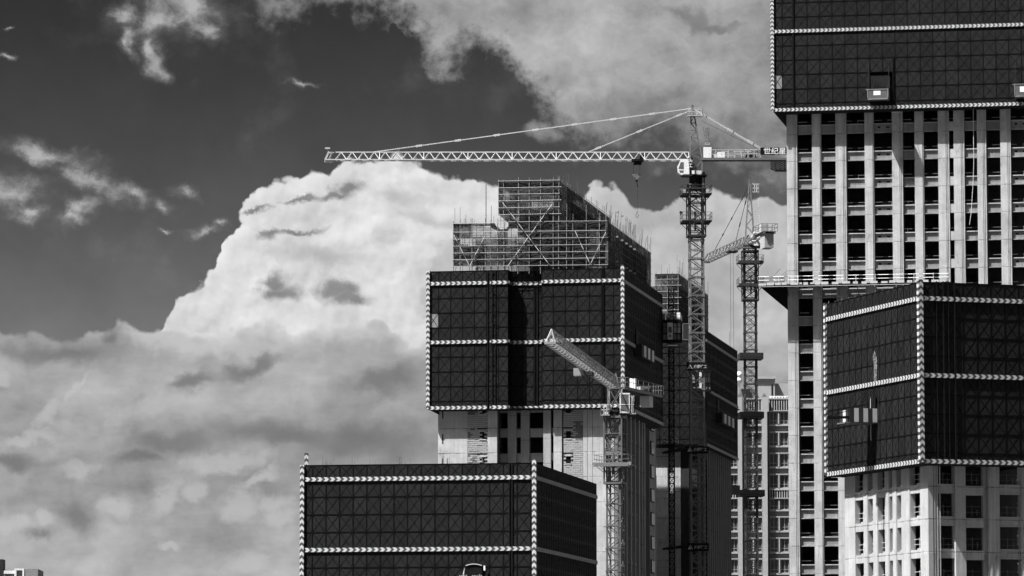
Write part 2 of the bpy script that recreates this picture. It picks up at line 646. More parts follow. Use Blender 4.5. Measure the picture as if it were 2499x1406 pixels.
def striped(name, period, dark, light, axis=0, rough=.5, duty=.5):
    M = Mat(name)
    V.nt = M.nt
    M.b.inputs['Roughness'].default_value = rough
    t = M.n('ShaderNodeTexCoord')
    sp = M.n('ShaderNodeSeparateXYZ')
    M.l(t.outputs['Object'], sp.inputs[0])
    a = V(sp.outputs[axis])
    k = V.op('FRACT', a / period + 100.0)
    q = mix(ramp(k, duty - .02, duty + .02, False), light, dark)
    cc = M.n('ShaderNodeCombineColor')
    for i in range(3):
        M.l(q.k, cc.inputs[i])
    M.l(cc.outputs[0], M.b.inputs['Base Color'])
    return M.m


PANEL = panelmat('screen_sheet', .0112)
PANEL_PALE = simple('patched_sheet', .19, .8, var=.5, scale=1.1)
PFRAME = simple('screen_frame_steel', .0035, .6)
UNDER = simple('screen_underside', .03, .9, var=.3, scale=1.0)
CHEV = chevron('warning_tape', .66)
CHEVT = chevron('warning_tape_tight', .54)
CON = concrete('pale_concrete', .375, streak=.5, blotch=.42, lines=.5)
CON_BEAM = concrete('beam_concrete', .20, streak=.7, blotch=.5, lines=0)
CON_F = concrete('flank_concrete', .20, streak=.4)  # concrete darkened to deepen the shade on the right flanks
CHEV_S = chevron('shade_toned_tape', .66, .05, .22)  # dimmer copy of the tape; right-face shade is put into its colour
CON_IN = concrete('inner_concrete', .075, lines=0)  # concrete toned near black; indoor shade is put into the colour
CON_B = concrete('grey_concrete', .29, streak=.5)
BLOCK = simple('block_work', .33, .9, var=.3, scale=1.4)
BLOCK_D = simple('dark_block_work', .13, .9, var=.4, scale=1.4)
MORTAR = simple('mortar', .09, .95, var=.2, scale=2)
STEEL_L = simple('pale_painted_steel', .42, .5, var=.25, scale=1.2)
STEEL_M = simple('weathered_mast_steel', .11, .55, var=.35, scale=1.2)
STEEL_D = simple('dark_mast_steel', .04, .55, var=.35, scale=1.2)
BLACK = simple('black_metal', .008, .6)
DARK = simple('dark_metal', .03, .6, var=.3, scale=1.5)
WHITE = simple('white_paint', .66, .5, var=.08, scale=1.5)
OFFW = simple('dusty_white_paint', .44, .6, var=.25, scale=1.5)
STEEL_C = simple('grey_mast_steel', .075, .55, var=.4, scale=1.0)
STEEL_J = simple('jib_steel', .21, .5, var=.3, scale=1.0)
TUBE = simple('scaffold_tube', .17, .5, var=.3, scale=1.0)
TUBE_D = simple('rusty_scaffold_tube', .06, .6, var=.4, scale=1.0)
TUBE_S = striped('striped_brace_tube', 1.7, .10, .42, 0)
RAIL_S = striped('striped_rail', 1.9, .03, .62, 0, duty=.62)
NET = netting('debris_net', .022, .80, .5)
NET_T = netting('thin_debris_net', .035, .46, .6)
NET_D = netting('dense_debris_net', .017, .96, .25)
GLASSM = simple('cab_glass', .10, .08)
PVC = simple('downpipe', .22, .6)
REBAR = simple('rebar', .14, .7, var=.3)

# ------------------------------------------------------------------ ground
gm = MB()
N_ = 24
S_ = 9000.0
for i in range(N_):
    for j in range(N_):
        x0, x1 = -S_ + 2 * S_ * i / N_, -S_ + 2 * S_ * (i + 1) / N_
        y0, y1 = -S_ + 2 * S_ * j / N_, -S_ + 2 * S_ * (j + 1) / N_
        gm.quad((x0, y0, 0), (x1, y0, 0), (x1, y1, 0), (x0, y1, 0))
tag(gm.build('ground', simple('bare_earth', .05, .95, var=.4, scale=.05)), kind='structure')

# ------------------------------------------------------------------ protective screens
_pm = {}


def panel_mesh(w, h, mat=None):
    k = (round(w, 3), round(h, 3), mat.name if mat else '')
    if k not in _pm:
        b = MB()
        b.quad((0, 0, 0), (w, 0, 0), (w, 0, h), (0, 0, h), 0)
        e = .055
        b.box(0, -.035, 0, e, .03, h, 1)
        b.box(w - e, -.035, 0, w, .03, h, 1)
        b.box(e, -.035, 0, w - e, .03, e, 1)
        b.box(e, -.035, h - e, w - e, .03, h, 1)
        b.bar((e, -.006, e), (w - e, -.006, h - e), .02, .062, 1)
        b.bar((e, -.012, h - e), (w - e, -.012, e), .02, .062, 1)
        _pm[k] = b.mesh('screen_panel', [mat or PANEL, PFRAME])
    return _pm[k]


def add_panel(b, M4, w, h):
    """the same panel joined into a shared mesh, for faces seen too edge-on to tell the panels apart"""
    me = panel_mesh(w, h)
    k = len(b.v)
    b.v += [tuple(M4 @ v.co) for v in me.vertices]
    for p in me.polygons:
        b.f.append(tuple(k + i for i in p.vertices))
        b.m.append(p.material_index)


SIDES = {'front': 0.0, 'right': R(90), 'left': R(-90), 'back': R(180)}


def rows_of(row0, rowh, nrows, last):
    z = [0.0, row0]
    for i in range(nrows):
        z.append(z[-1] + rowh)
    if last:
        z.append(z[-1] + last)
    return z


def screen_face(root, side, x, y, length, zr, colw, bands, kind='panels', first=None, skip=(), pale=(), chev=CHEV, cuts=()):
    """side: which way it faces; (x, y): where its left end stands; panels run rightwards as one looks at it"""
    rz = SIDES[side]
    d = Vector((math.cos(rz), math.sin(rz), 0))
    us = [0.0]
    if first:
        us.append(first)
    while us[-1] + colw < length - .3:
        us.append(us[-1] + colw)
    us.append(length)
    b = MB()
    for i in range(len(us) - 1):
        for j in range(len(zr) - 1):
            if (i, j) in skip:
                continue
            w, h = us[i + 1] - us[i], zr[j + 1] - zr[j]
            p = Vector((x, y, zr[j])) + d * us[i]
            if kind == 'panels':
                pl = (i, j) in pale
                o = put('screen_panel', panel_mesh(w, h, PANEL_PALE if pl else None), root, p, rz)
                if pl:
                    o['label'] = 'pale patched screen panel'
            else:
                add_panel(b, Matrix.Translation(p) @ Matrix.Rotation(rz, 4, 'Z'), w, h)
    if kind != 'panels' and b.f:
        o = b.build('screen_panels_edge_on' if False else 'side_panelling', [PANEL, PFRAME], root)
        o['kind'] = 'stuff'
    n = Vector((math.sin(rz), -math.cos(rz), 0))
    for k in bands:
        segs = [(0.0, length)]
        for c0, c1 in cuts:
            segs = [s for a_, b_ in segs for s in ((a_, c0), (c1, b_)) if s[1] - s[0] > .3] if cuts else segs
        for a_, b_ in segs:
            m = MB().box(0, -.15, -.21, b_ - a_, -.06, .21)
            p = Vector((x, y, zr[k] + (.1 if k == 0 else 0))) + d * a_
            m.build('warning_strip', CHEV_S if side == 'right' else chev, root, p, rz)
    return us


def corner_strip(root, x, y, z0, z1, chev=CHEV, w=.42):
    m = MB().box(0, -w / 2, -w / 2, z1 - z0, w / 2, w / 2)
    put('corner_strip', m.mesh('corner_strip', chev), root, (x, y, z0), rot=(0, -math.pi / 2, 0))


def ladder(root, side, x, y, z0, z1, w=.75, step=1.25):
    b = MB()
    for q in (-w / 2, 0.08, w / 2):
        b.box(q - .04, -.13, z0, q + .04, -.045, z1)
    z = z0 + .4
    while z < z1:
        b.box(.08, -.12, z, w / 2, -.055, z + .07)
        z += step
    b.build('guide_rail', BLACK, root, (x, y, 0), SIDES[side])


def flap(root, x0, x1, y0, y1, inn, drop, dside=None):
    """the closing skirt under a screen: from its outer foot in and down to the structure"""
    b = MB()
    o = [(x0, y0), (x1, y0), (x1, y1), (x0, y1)]
    i_ = [(x0 + inn, y0 + inn), (x1 - inn, y0 + inn), (x1 - inn, y1 - inn), (x0 + inn, y1 - inn)]
    for k in range(4):
        j = (k + 1) % 4
        dr = drop if (k % 2 == 0 or dside is None) else dside
        b.quad((*o[k], -.04), (*i_[k], -dr), (*i_[j], -dr), (*o[j], -.04))
    if dside:
        b.poly([(x0, y0 + .05, -.05), (x0 + inn, y0 + inn, -dside), (x0 + inn, y0 + inn, -.05)])
    b.build('bottom_skirt', UNDER, root)


def plain_walls(root, pts, z0, z1):
    """unseen rear faces of a screen, there so that it shades what it should"""
    b = MB()
    for p, q in zip(pts, pts[1:]):
        b.quad((*p, z0), (*q, z0), (*q, z1), (*p, z1))
    o = b.build('rear_sheeting', PANEL, root)
    o['kind'] = 'stuff'


def deck(root, x0, x1, y0, y1, zs):
    b = MB()
    for z in zs:
        b.box(x0, y0, z, x1, y1, z + .08)
    b.build('walkway', DARK, root)


# ================================================================== A: the near block at the bottom
A = Frame(1303, 436, -10.3, 1200)
xl, _ = A.front(738, 1250)
_, zA = A.front(1303, 1129)
zA0 = zA - (.93 + 8 * 1.82 + 1.5)
zr = rows_of(.93, 1.82, 8, 1.5)
sA = thing('climbing_screen', 'dark mesh screen round the low block at the bottom, edged with chevron tape', 'safety screen',
           (*A.o.xy, zA0), A.a, 'climbing screens round the towers')
screen_face(sA, 'front', xl, 0, -xl, zr, 1.43, (5, 9), first=1.05)
screen_face(sA, 'right', 0, 0, 40, zr, 1.5, (5, 9), kind='stuff')
plain_walls(sA, [(0, 40), (xl, 40), (xl, 0)], 0, zr[-1])
corner_strip(sA, .05, -.05, 0, zr[-1] + .25)
corner_strip(sA, xl, -.05, 0, zr[-1])
ladder(sA, 'front', A.front(1247, 1250)[0], 0, 0, zr[-1], .3, 1.82)
deck(sA, xl + .1, -.1, .1, 39.9, [zr[8], zr[4]])
bA = thing('apartment_tower', 'low tower hidden inside the nearest screen, only its starter bars and top edge showing', 'building',
           (*A.o.xy, 0), A.a)
MB().box(xl + 1.3, 1.3, 0, -1.3, 38.7, zA - 1.0).build('concrete_core', CON, bA)
rb = MB()
rr = random.Random(3)
for c, n in ((790, 5), (796, 5), (968, 4), (974, 6), (981, 5), (1082, 4), (1092, 3), (900, 2), (860, 2), (1180, 2)):
    for k in range(n):
        x = A.front(c, 1100, 3)[0] + rr.uniform(-.28, .28)
        y = rr.uniform(2, 6)
        z1 = zA + rr.uniform(.15, .75 if c < 1150 else .4) + (.15 if 960 < c < 990 else 0)
        rb.cyl((x, y, zA - 1.05), (x + rr.uniform(-.05, .05), y, z1 + .35), .045, n=5)
rb.build('starter_bars', REBAR, bA)
cp = MB().box(0, -.2, -.2, 2.3, .2, .2)
o = put('chevron_post', cp.mesh('chevron_post', CHEV), None, A.w(A.front(748, 1120, 1.0)[0], 1.0, zA - 1.0), rot=(0, -math.pi / 2, 0))
tag(o, 'short chevron-striped post standing up behind the left end of the lowest screen', 'warning post')

# ================================================================== M: the middle tower
M = Frame(1519, 520, -10.3, 840)
_, zM0 = M.front(1519, 992)
xL = M.front(1045, 840)[0]
xa = M.front(1240, 840)[0]
xb = M.front(1322, 840)[0]
REC = 1.75
zr = rows_of(.93, 1.82, 8, 1.55)
zM1 = zM0 + zr[-1]
sM = thing('climbing_screen', 'dark mesh screen round the middle tower, stepped back in a shaded bay', 'safety screen',
           (*M.o.xy, zM0), M.a, 'climbing screens round the towers')
us = screen_face(sM, 'front', xL, 0, xa - xL, zr, 1.5, (0, 5, 9), first=1.3, pale=((0, 6),), cuts=((M.front(1189, 840)[0] - xL, M.front(1196, 840)[0] - xL),))
screen_face(sM, 'right', xa, 0, REC, zr, 1.2, (0, 5, 9))
screen_face(sM, 'front', xa, REC, xb - xa, zr, 1.45, (0, 5, 9))
screen_face(sM, 'left', xb, REC, REC, zr, 1.2, ())
screen_face(sM, 'front', xb, 0, -xb, zr, 1.5, (0, 5, 9), first=1.42)
screen_face(sM, 'right', 0, 0, 34.0, zr, 1.5, (0, 5, 9), kind='stuff')
plain_walls(sM, [(0, 34), (xL, 34), (xL, 0)], 0, zr[-1])
corner_strip(sM, .05, -.05, 0, zr[-1] + .2)
corner_strip(sM, xL, -.05, 0, zr[-1] + .1)
ladder(sM, 'front', M.front(1200, 840)[0], 0, 0, zr[-1], .95, 1.25)
ladder(sM, 'front', M.front(1309, 840, REC)[0], REC, 0, zr[-1], .35, 1.82)
ladder(sM, 'front', M.front(1472, 840)[0], 0, 0, zr[-1], .2, 1.82)
flap(sM, xL, -0.0, 0, 34, 1.25, .25, .7)

bM = thing('concrete_tower', 'unfinished middle tower with block-filled window bays between bare concrete walls', 'building',
           (*M.o.xy, 0), M.a)
yf = 1.2
fx = lambda px, py=1060, y=yf: M.front(px, py, y)[0]
lift = 3.06
zl = M.front(1213, 1045, yf)[1]               # a slab line, taken from the photograph
top = zM0 + 3.0
CON = concrete('pale_concrete_mid', .375, streak=.5, blotch=.42, lines=.5, lift=lift, z0=zl - .5 * lift)
xr = fx(1499)
walls = [(1069, 1141), (1423, 1499)]
for a, b in walls:
    MB().box(fx(a), yf, 0, fx(b), yf + .35, top).build('wall', CON, bM)
MB().box(fx(1190), yf - .06, 0, fx(1213), yf + .7, top).build('pier', CON, bM)
MB().box(fx(1326), yf - .02, 0, fx(1344), yf + .7, top).build('pier', CON_B, bM)
MB().box(fx(1351), yf - .06, 0, fx(1371), yf + .7, top).build('pier', CON, bM)
MB().box(fx(1372.2), yf + .3, 0, fx(1375), yf + .7, top).build('pier', CON_B, bM)
yc = yf + REC
for a, b in ((1239, 1260), (1271, 1292)):
    MB().box(M.front(a, 1060, yc)[0], yc, 0, M.front(b, 1060, yc)[0], yc + .7, top).build('column', CON_B, bM)
slabs = [zl + lift * k for k in range(-6, 3)]
for z in slabs:
    MB().box(fx(1213) + .01, yc + .2, z - 1.05, fx(1326) - .01, yc + .5, z - .06).build('beam', CON_B, bM)
    MB().box(fx(1213) + .005, yc + .1, z - .06, fx(1326) - .005, yc + .6, z + .05).build('slab_edge', CON, bM)
    MB().box(fx(1344) + .01, yf + .4, z - .95, fx(1351) - .01, yf + .7, z).build('beam', CON_B, bM)
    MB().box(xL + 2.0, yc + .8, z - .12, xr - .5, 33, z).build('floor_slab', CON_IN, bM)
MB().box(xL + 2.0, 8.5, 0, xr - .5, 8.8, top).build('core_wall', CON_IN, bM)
MB().box(fx(1069), yf + .4, 0, fx(1069) + .3, 33, top).build('wall', CON, bM)
MB().box(fx(1209), yf + .75, 0, fx(1213), 8.4, top).build('wall', CON_IN, bM)
MB().box(fx(1327), yf + .75, 0, fx(1331), 8.4, top).build('wall', CON_IN, bM)
# block infill with its windows: every block is a piece
bh, bl = .235, .60


def infill(x0, x1, wins, mats, dark=None):
    MB().box(x0, yf + .16, 0, x1, yf + .35, top).build('mortar_bed', MORTAR, bM)
    vari = {}
    zb, zt = M.front(1160, 1240, yf)[1], M.front(1160, 985, yf)[1]
    z = zb
    r = 0
    g = random.Random(int(x0 * 10))
    n = 0
    holes = []
    for (a, b, pt, pb) in wins:
        holes.append((fx(a), fx(b), M.front(a, pb, yf)[1], M.front(a, pt, yf)[1]))
    while z + bh < zt:
        x = x0 - (bl / 2 if r % 2 else 0)
        while x < x1 - .02:
            p, q = max(x, x0) + .022, min(x + bl, x1) - .022
            x += bl
            zc = z + bh / 2
            if q - p < .08 or any(h0 - .03 < (p + q) / 2 < h1 + .03 and h2 < zc < h3 for h0, h1, h2, h3 in holes):
                continue
            dk = dark and dark(p, zc)
            pr = round(q - p, 1)
            key = (pr, bool(dk))
            if key not in vari:
                vari[key] = MB().box(0, 0, 0, pr - .02, .2, bh - .045).mesh('block', BLOCK_D if dk else BLOCK)
            put('block', vari[key], bM, (p, yf + .03 + g.uniform(-.02, .03), z))
            n += 1
        z += bh
        r += 1
    for h0, h1, h2, h3 in holes:
        w = MB().box(h0, yf + .13, h2, h1, yf + .158, h3).build('window_opening', BLACK, bM)
        MB().box(h0 - .12, yf - .02, h3, h1 + .12, yf + .2, h3 + .16).build('lintel', CON, w)
        MB().box(h0 - .1, yf - .03, h2 - .12, h1 + .1, yf + .2, h2).build('sill', CON, w)
        MB().box(h0 - .35, yf + .0, h3 + .33, h1 + .25, yf + .158, h3 + .45).build('drip_slot', BLACK, w)
    return n


def win_rows(a, b, pt, pb, n=5):
    return [(a, b, pt + 61.5 * k, pb + 61.5 * k) for k in range(-1, n)]


gx = random.Random(5)
infill(fx(1141), fx(1190), win_rows(1171, 1185, 1054, 1072, 3), None, lambda x, z: (x < fx(1156) and (z - zl) % lift > 1.7 and gx.random() < .6))
infill(fx(1375), fx(1423), win_rows(1381, 1393, 1052, 1070, 3), None, lambda x, z: (x > fx(1398) and zl - 1.6 < z < zl + .1 + .6 and gx.random() < .85))
for k in range(-2, 3):
    zz = M.front(1082, 1065 + 61.5 * k, yf)[1]
    MB().box(fx(1079), yf - .012, zz - .95, fx(1082), yf + .1, zz + .3).build('wall_slot', BLACK, bM)
# shaded right flank: ribs, pipes and the window strip
ys = 1.2
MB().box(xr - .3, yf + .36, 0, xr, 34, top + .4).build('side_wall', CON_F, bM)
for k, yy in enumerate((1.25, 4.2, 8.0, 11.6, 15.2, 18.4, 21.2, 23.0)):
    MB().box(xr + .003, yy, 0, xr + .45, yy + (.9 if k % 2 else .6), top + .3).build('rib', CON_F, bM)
pp = MB()
for k, yy in enumerate((2.6, 6.6, 10.2, 13.6, 16.8)):
    pp.cyl((xr + .18, yy, 0), (xr + .18, yy, top), .12, n=8)
    for j in range(26):
        pp.box(xr + .02, yy - .14, zl - 50 + j * lift, xr + .34, yy + .14, zl - 49.8 + j * lift)
pp.build('downpipes', PVC, bM)
MB().box(xr + .005, 24.6, 0, xr + .05, 30.2, top + .3).build('shaft_opening', BLACK, bM)
wm = None
for j in range(-2, 9):
    zz = zl - 3.0 * 4.6 + j * lift
    f = MB()
    f.box(xr + .01, 31.0, zz, xr + .16, 33.6, zz + 1.75)
    w = f.build('window', DARK, bM)
    for q in (31.15, 32.4):
        MB().box(xr + .162, q, zz + .12, xr + .2, q + 1.05, zz + 1.6).build('pane', simple('hazy_pane', .34, .35, var=.5, scale=2.0) if wm is None else wm, w)
        wm = wm or bpy.data.materials['hazy_pane']
# added blocks, mostly hidden, shaped to shade the crane mast and the tower behind
ztw = 84.5
MB().box(-22, 34.1, 0, -5.9, 68, ztw).build('shade_block', CON_B, bM)
MB().box(-26, 68.01, 0, -11.7, 101, ztw - 1).build('shade_block', CON_B, bM)
MB().box(-26, 101.01, 0, -11.7, 108.0, 61).build('shade_block', CON_B, bM)

# ================================================================== N: tower behind the middle one
N = Frame(1722, 628, -10.3, 950)
_, zN0 = N.front(1722, 1086)
xnl = N.front(1560, 950)[0]
zr = rows_of(.93, 1.82, 8, 1.55)
sN = thing('climbing_screen', 'dark mesh screen round the tower behind the middle one, seen past the crane mast', 'safety screen',
           (*N.o.xy, zN0), N.a, 'climbing screens round the towers')
screen_face(sN, 'front', xnl, 0, -xnl, zr, 1.5, (), kind='panels')
screen_face(sN, 'right', 0, 0, 37.0, zr, 1.5, (0, 5, 9), kind='stuff')
plain_walls(sN, [(0, 37), (xnl, 37), (xnl, 0)], 0, zr[-1])
flap(sN, xnl, 0, 0, 37, 1.2, .25)
bN = thing('concrete_tower', 'shaded rear tower with close vertical ribs, left of the finished building', 'building', (*N.o.xy, 0), N.a)
nx = lambda px: N.front(px, 1200, 1.2)[0]
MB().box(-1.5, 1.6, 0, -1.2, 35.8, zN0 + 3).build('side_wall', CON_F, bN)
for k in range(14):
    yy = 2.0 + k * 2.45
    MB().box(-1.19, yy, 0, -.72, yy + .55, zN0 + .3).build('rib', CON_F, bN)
for a, b, m in ((1600, 1629, CON), (1643, 1661, CON)):
    MB().box(nx(a), 1.2, 0, nx(b), 1.55, zN0 + 3).build('wall', m, bN)
MB().box(nx(1629), 1.5, 0, nx(1643), 1.8, zN0 + 3).build('wall', CON, bN)
MB().box(nx(1661), 1.25, 0, -1.5, 1.6, zN0 + 3).build('shade_sheeting', DARK, bN)  # dark sheet standing in for the shaded part of this front
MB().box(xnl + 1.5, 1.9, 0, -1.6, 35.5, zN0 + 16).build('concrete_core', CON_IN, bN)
for k in range(4):
    zz = N.front(1640, 1200 + 62 * k, 1.2)[1]
    MB().box(nx(1600), 1.14, zz, nx(1661), 1.199, zz + .07).build('joint_ledge', CON_B, bN)

# ================================================================== T: the tall tower top right
T = Frame(1886, 540, -10.3, 270)
_, zT0 = T.front(1886, 271)
zr = rows_of(.93, 1.86, 5, 0)
zr = zr + [zr[-1] + 1.86 * (k + 1) for k in range(5)]
Lt = 36.5
sT = thing('climbing_screen', 'dark mesh screen wrapped round the top of the tallest tower, above open floors', 'safety screen',
           (*T.o.xy, zT0), T.a, 'climbing screens round the towers')
px0 = T.front(2132, 240)[0]
screen_face(sT, 'front', 0, 0, Lt, zr, 1.6, (0, 6), first=1.25, pale=((0, 2),), chev=CHEVT, skip=((8, 2), (9, 2)))
plain_walls(sT, [(Lt, 0), (Lt, 32), (0, 32), (0, 0)], 0, zr[-1])
corner_strip(sT, .0, -.05, -.1, zr[-1], CHEVT)
ladder(sT, 'front', T.front(1936, 150)[0], 0, 0, zr[-1], .12, 1.86)
ladder(sT, 'front', T.front(2180, 150)[0], 0, 0, zr[4], .14, 1.86)
flap(sT, 0, Lt, 0, 32, 1.54, .3, 1.75)
deck(sT, .1, Lt - .1, .4, 1.6, [zr[2], zr[4]])
MB().box(T.front(2118, 200)[0], .9, zr[2] - .1, T.front(2182, 200)[0], 1.0, zr[3] + .1).build('dark_liner', BLACK, sT)

bT = thing('concrete_tower', 'tallest tower with pale full-height columns and open dark floors', 'building', (*T.o.xy, 0), T.a)
yf2 = 1.55
tx = lambda px, py=500: T.front(px, py, yf2)[0]
ctop = zT0 + 6
_za = T.front(1947, 372.9, yf2 + .25)[1]
_lt = (_za - T.front(1947, 1041.0, yf2 + .25)[1]) / 10
CON = CON_T = concrete('pale_concrete_tall', .365, streak=.6, blotch=.5, lines=.34, lift=_lt, z0=_za - 1.2 - .5 * _lt)
cols = [(1920.6, 1946), (1982.3, 2004), (2040, 2066), (2111, 2133), (2178, 2204), (2233, 2255), (2290.5, 2317.5), (2328.5, 2354.5), (2386, 2408), (2442.6, 2468), (2512, 2536)]
for i, (a, b) in enumerate(cols):
    x0, x1 = tx(a), tx(b)
    c = MB()
    if i % 2 == 0 or i in (7, 9):
        c.box(x0, yf2, 0, x1 - .42, yf2 + .9, ctop)
        c.box(x1 - .42, yf2 + .07, 0, x1, yf2 + .9, ctop)
        c.box(x1 - .34, yf2 + .0, 0, x1 - .24, yf2 + .07, ctop)
        c.box(x1 - .15, yf2 - .0, 0, x1, yf2 + .07, ctop)
    else:
        c.box(x0, yf2, 0, x1 - .14, yf2 + .9, ctop)
        c.box(x1 - .14, yf2 + .09, 0, x1, yf2 + .9, ctop)
    c.build('column', CON, bT)
zs0 = T.front(1947, 372.9, yf2 + .25)[1]
liftT = T.front(1947, 372.9, yf2 + .25)[1] - T.front(1947, 1041.0, yf2 + .25)[1]
liftT /= 10.0
floorsT = [zs0 + liftT * k for k in range(-17, 4)]
BH = 1.16
gt = random.Random(11)
bmesh_ = {}
for z in floorsT:
    for i in range(len(cols) - 1):
        x0, x1 = tx(cols[i][1]) + .004, tx(cols[i + 1][0]) - .004
        if i not in bmesh_:
            b = MB()
            b.box(0, .42, -BH, x1 - x0, .85, -.02)
            b.box(0, .22, -.09, x1 - x0, .41, .03, 1)
            b.box(0, .22, -BH - .05, x1 - x0, .41, -BH + .05, 1)
            if i in (3, 9):
                b.box(.5, .39, -.55, .85, .42, -.35, 2)
                b.box(x1 - x0 - .75, .39, -.55, x1 - x0 - .3, .42, -.38, 2)
            bmesh_[i] = b.mesh('spandrel_beam', [CON_BEAM, CON, BLACK])
        if i == 6:
            continue
        put('spandrel_beam', bmesh_[i], bT, (x0, yf2, z))
for z in floorsT:
    x0, x1 = tx(cols[6][1]) + .004, tx(cols[7][0]) - .004
    put('spandrel_beam', MB().box(0, .1, -BH, x1 - x0, .5, 0).mesh('spandrel_beam', CON) if z == floorsT[0] else bpy.data.meshes['spandrel_narrow'], bT, (x0, yf2, z)).data.name = 'spandrel_narrow'
xe = tx(2540)
for z in floorsT:
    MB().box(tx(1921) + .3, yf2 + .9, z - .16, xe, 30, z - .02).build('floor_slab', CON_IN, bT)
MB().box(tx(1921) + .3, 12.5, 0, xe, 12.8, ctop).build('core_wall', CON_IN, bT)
MB().box(tx(1921) + .02, yf2 + .95, 0, tx(1921) + .28, 30.4, ctop).build('side_wall', CON_B, bT)
for i in range(0, 10, 2):
    xx = tx(cols[i][0]) + .4
    MB().box(xx, 7, 0, xx + .6, 7.7, ctop).build('inner_column', CON_IN, bT)
for xx, yy in ((7.8, 9.5), (16.5, 10.5), (25, 9)):
    MB().box(xx, yy, 0, xx + .25, 12.4, ctop).build('partition_wall', CON_IN, bT)
x0, x1 = tx(1946) + .05, tx(2512) - .05
for k, z in enumerate(floorsT):
    b = MB()
    b.cyl((0, 0, .52), (x1 - x0, 0, .52), .065, n=5)
    if k % 3 == 0:
        b.cyl((0, .02, .2), (x1 - x0, .02, .2), .045, m=1, n=5)
    x = 1.3
    while x < x1 - x0:
        if gt.random() < .35:
            b.cyl((x, .03, 0), (x, .03, .62), .05, m=0, n=5)
        x += 2.1
    b.build('guard_rail', [RAIL_S, TUBE_D], bT, (x0 + gt.uniform(0, .1), yf2 + 1.0, z))
# a slack rope hanging down the face
b = MB()
px_, last = [(2375, 262), (2376.5, 400), (2374, 460), (2370, 520), (2366, 548)], None
for p in px_:
    q = T.w(*[0, 0], 0)
    xx, zz = T.front(*p, yf2 - .3)
    v = T.w(xx, yf2 - .3, zz)
    if last:
        b.cyl(last, v, .055, n=5)
    last = v
tag(b.build('hanging_rope', WHITE), 'thin pale rope hanging down across the open floors of the tallest tower', 'rope')

# catch platform round the tall tower
zc0 = T.front(1947, 698, yf2)[1]
cpf = thing('catch_platform', 'cantilevered catch platform with striped guard rails round the tallest tower', 'platform', (*T.o.xy, zc0), T.a)
ox0 = tx(1921, 700) - 3.35
oy0 = yf2 - 2.6
xe2 = tx(2320)
b = MB()
b.box(ox0, oy0, -.12, xe2, yf2 - .01, 0)
b.box(ox0, yf2, -.12, tx(1921) - .01, 26, 0)
b.build('deck', DARK, cpf)
b = MB()
dr = zc0 - T.front(1921, 757, yf2)[1]
b.poly([(ox0, oy0 + .2, -.13), (tx(1921) - .01, yf2, -dr), (tx(1921) - .01, yf2, -.13)])
b.quad((ox0, oy0, -.13), (ox0, 26, -.13), (tx(1921), 26, -dr), (tx(1921), yf2, -dr))
b.build('soffit_netting', simple('soffit_net', .012, .9), cpf)
b = MB()
g = random.Random(2)
x = ox0
while x < xe2:
    w = g.uniform(.3, 1.0)
    b.box(x, oy0 - .03, -.05 - g.uniform(0, .1), min(x + w, xe2), oy0 - .01, .17 + g.uniform(-.05, .08), 0)
    x += w + g.uniform(.05, .5)
b.box(ox0, oy0 - .06, -.32, xe2, oy0 + .0, -.26, 0)
b.build('toe_boards', [OFFW], cpf)
for k in range(9):
    x = ox0 + .5 + k * 2.4
    MB().bar((x, oy0 + .05, -.2), (x, yf2 - .02, -.2), .16).build('outrigger', STEEL_M, cpf)
    MB().bar((max(x, tx(1924)), oy0 + .3, -.28), (max(x, tx(1924)), yf2 - .05, -1.3), .08).build('strut', STEEL_M, cpf)
for h in (.52, .98):
    b = MB()
    b.cyl((0, 0, 0), (xe2 - ox0, 0, 0), .085, n=6)
    b.build('guard_rail', striped('striped_platform_rail', 1.9, .10, .75, 0, duty=.7) if h == .52 else bpy.data.materials['striped_platform_rail'], cpf, (ox0, oy0, h))
    b = MB()
    b.cyl((0, 0, 0), (20, 0, 0), .07, n=6)
    b.build('guard_rail', bpy.data.materials['striped_platform_rail'], cpf, (ox0, oy0, h), R(90))
x = ox0 + 2.6
while x < xe2:
    MB().cyl((0, 0, -.1), (0, 0, 1.1), .09, n=6).build('rail_post', OFFW, cpf, (x, oy0, 0))
    x += 2.45
b = MB()
b.quad((ox0 + .1, oy0 + .06, .05), (tx(1921) - .1, oy0 + .06, .05), (tx(1921) - .1, oy0 + .06, .9), (ox0 + .1, oy0 + .06, .9))
b.build('rail_netting', NET_T, cpf)
b = MB()
for (p0, p1, q0, q1) in ((1878, 684, 1905, 656), (1895, 684, 1921, 661), (1901, 685, 1921, 668)):
    xx, zz = T.front(p0, p1, yf2 - 1.6)
    x2, z2 = T.front(q0, q1, yf2 - .2)
    b.cyl((xx, yf2 - 1.6, zz - zc0), (x2, yf2 - .2, z2 - zc0), .03, n=4)
b.build('stay_wires', DARK, cpf)

# ================================================================== K: near block at the right, corner towards us
K = Frame(2247, 407, 18.4, 900)
_, zK0 = K.front(2250, 1128)
zr = rows_of(.93, 1.85, 8, 1.6)
LK, RK = 23.4, 12.5
sK = thing('climbing_screen', 'dark mesh screen on the near right tower, its striped corner turned to the viewer', 'safety screen',
           (*K.o.xy, zK0), K.a, 'climbing screens round the towers')
screen_face(sK, 'left', 0, LK, LK, zr, 1.5, (0, 5, 9))
screen_face(sK, 'front', 0, 0, RK, zr, 1.47, (0, 5, 9), first=1.5)
plain_walls(sK, [(RK, 0), (RK, LK), (0, LK)], 0, zr[-1])
corner_strip(sK, -.02, -.02, 0, zr[-1] + .2, w=.48)
corner_strip(sK, -.02, LK, 0, zr[-1] + .1, w=.4)
ladder(sK, 'front', K.front(2301, 900)[0], 0, 0, zr[-1] + .1, 1.25, 1.85)
MB().box(.6, -.15, 0, .75, -.06, zr[-1]).build('guide_rail', BLACK, sK, (2.9, 0, 0))
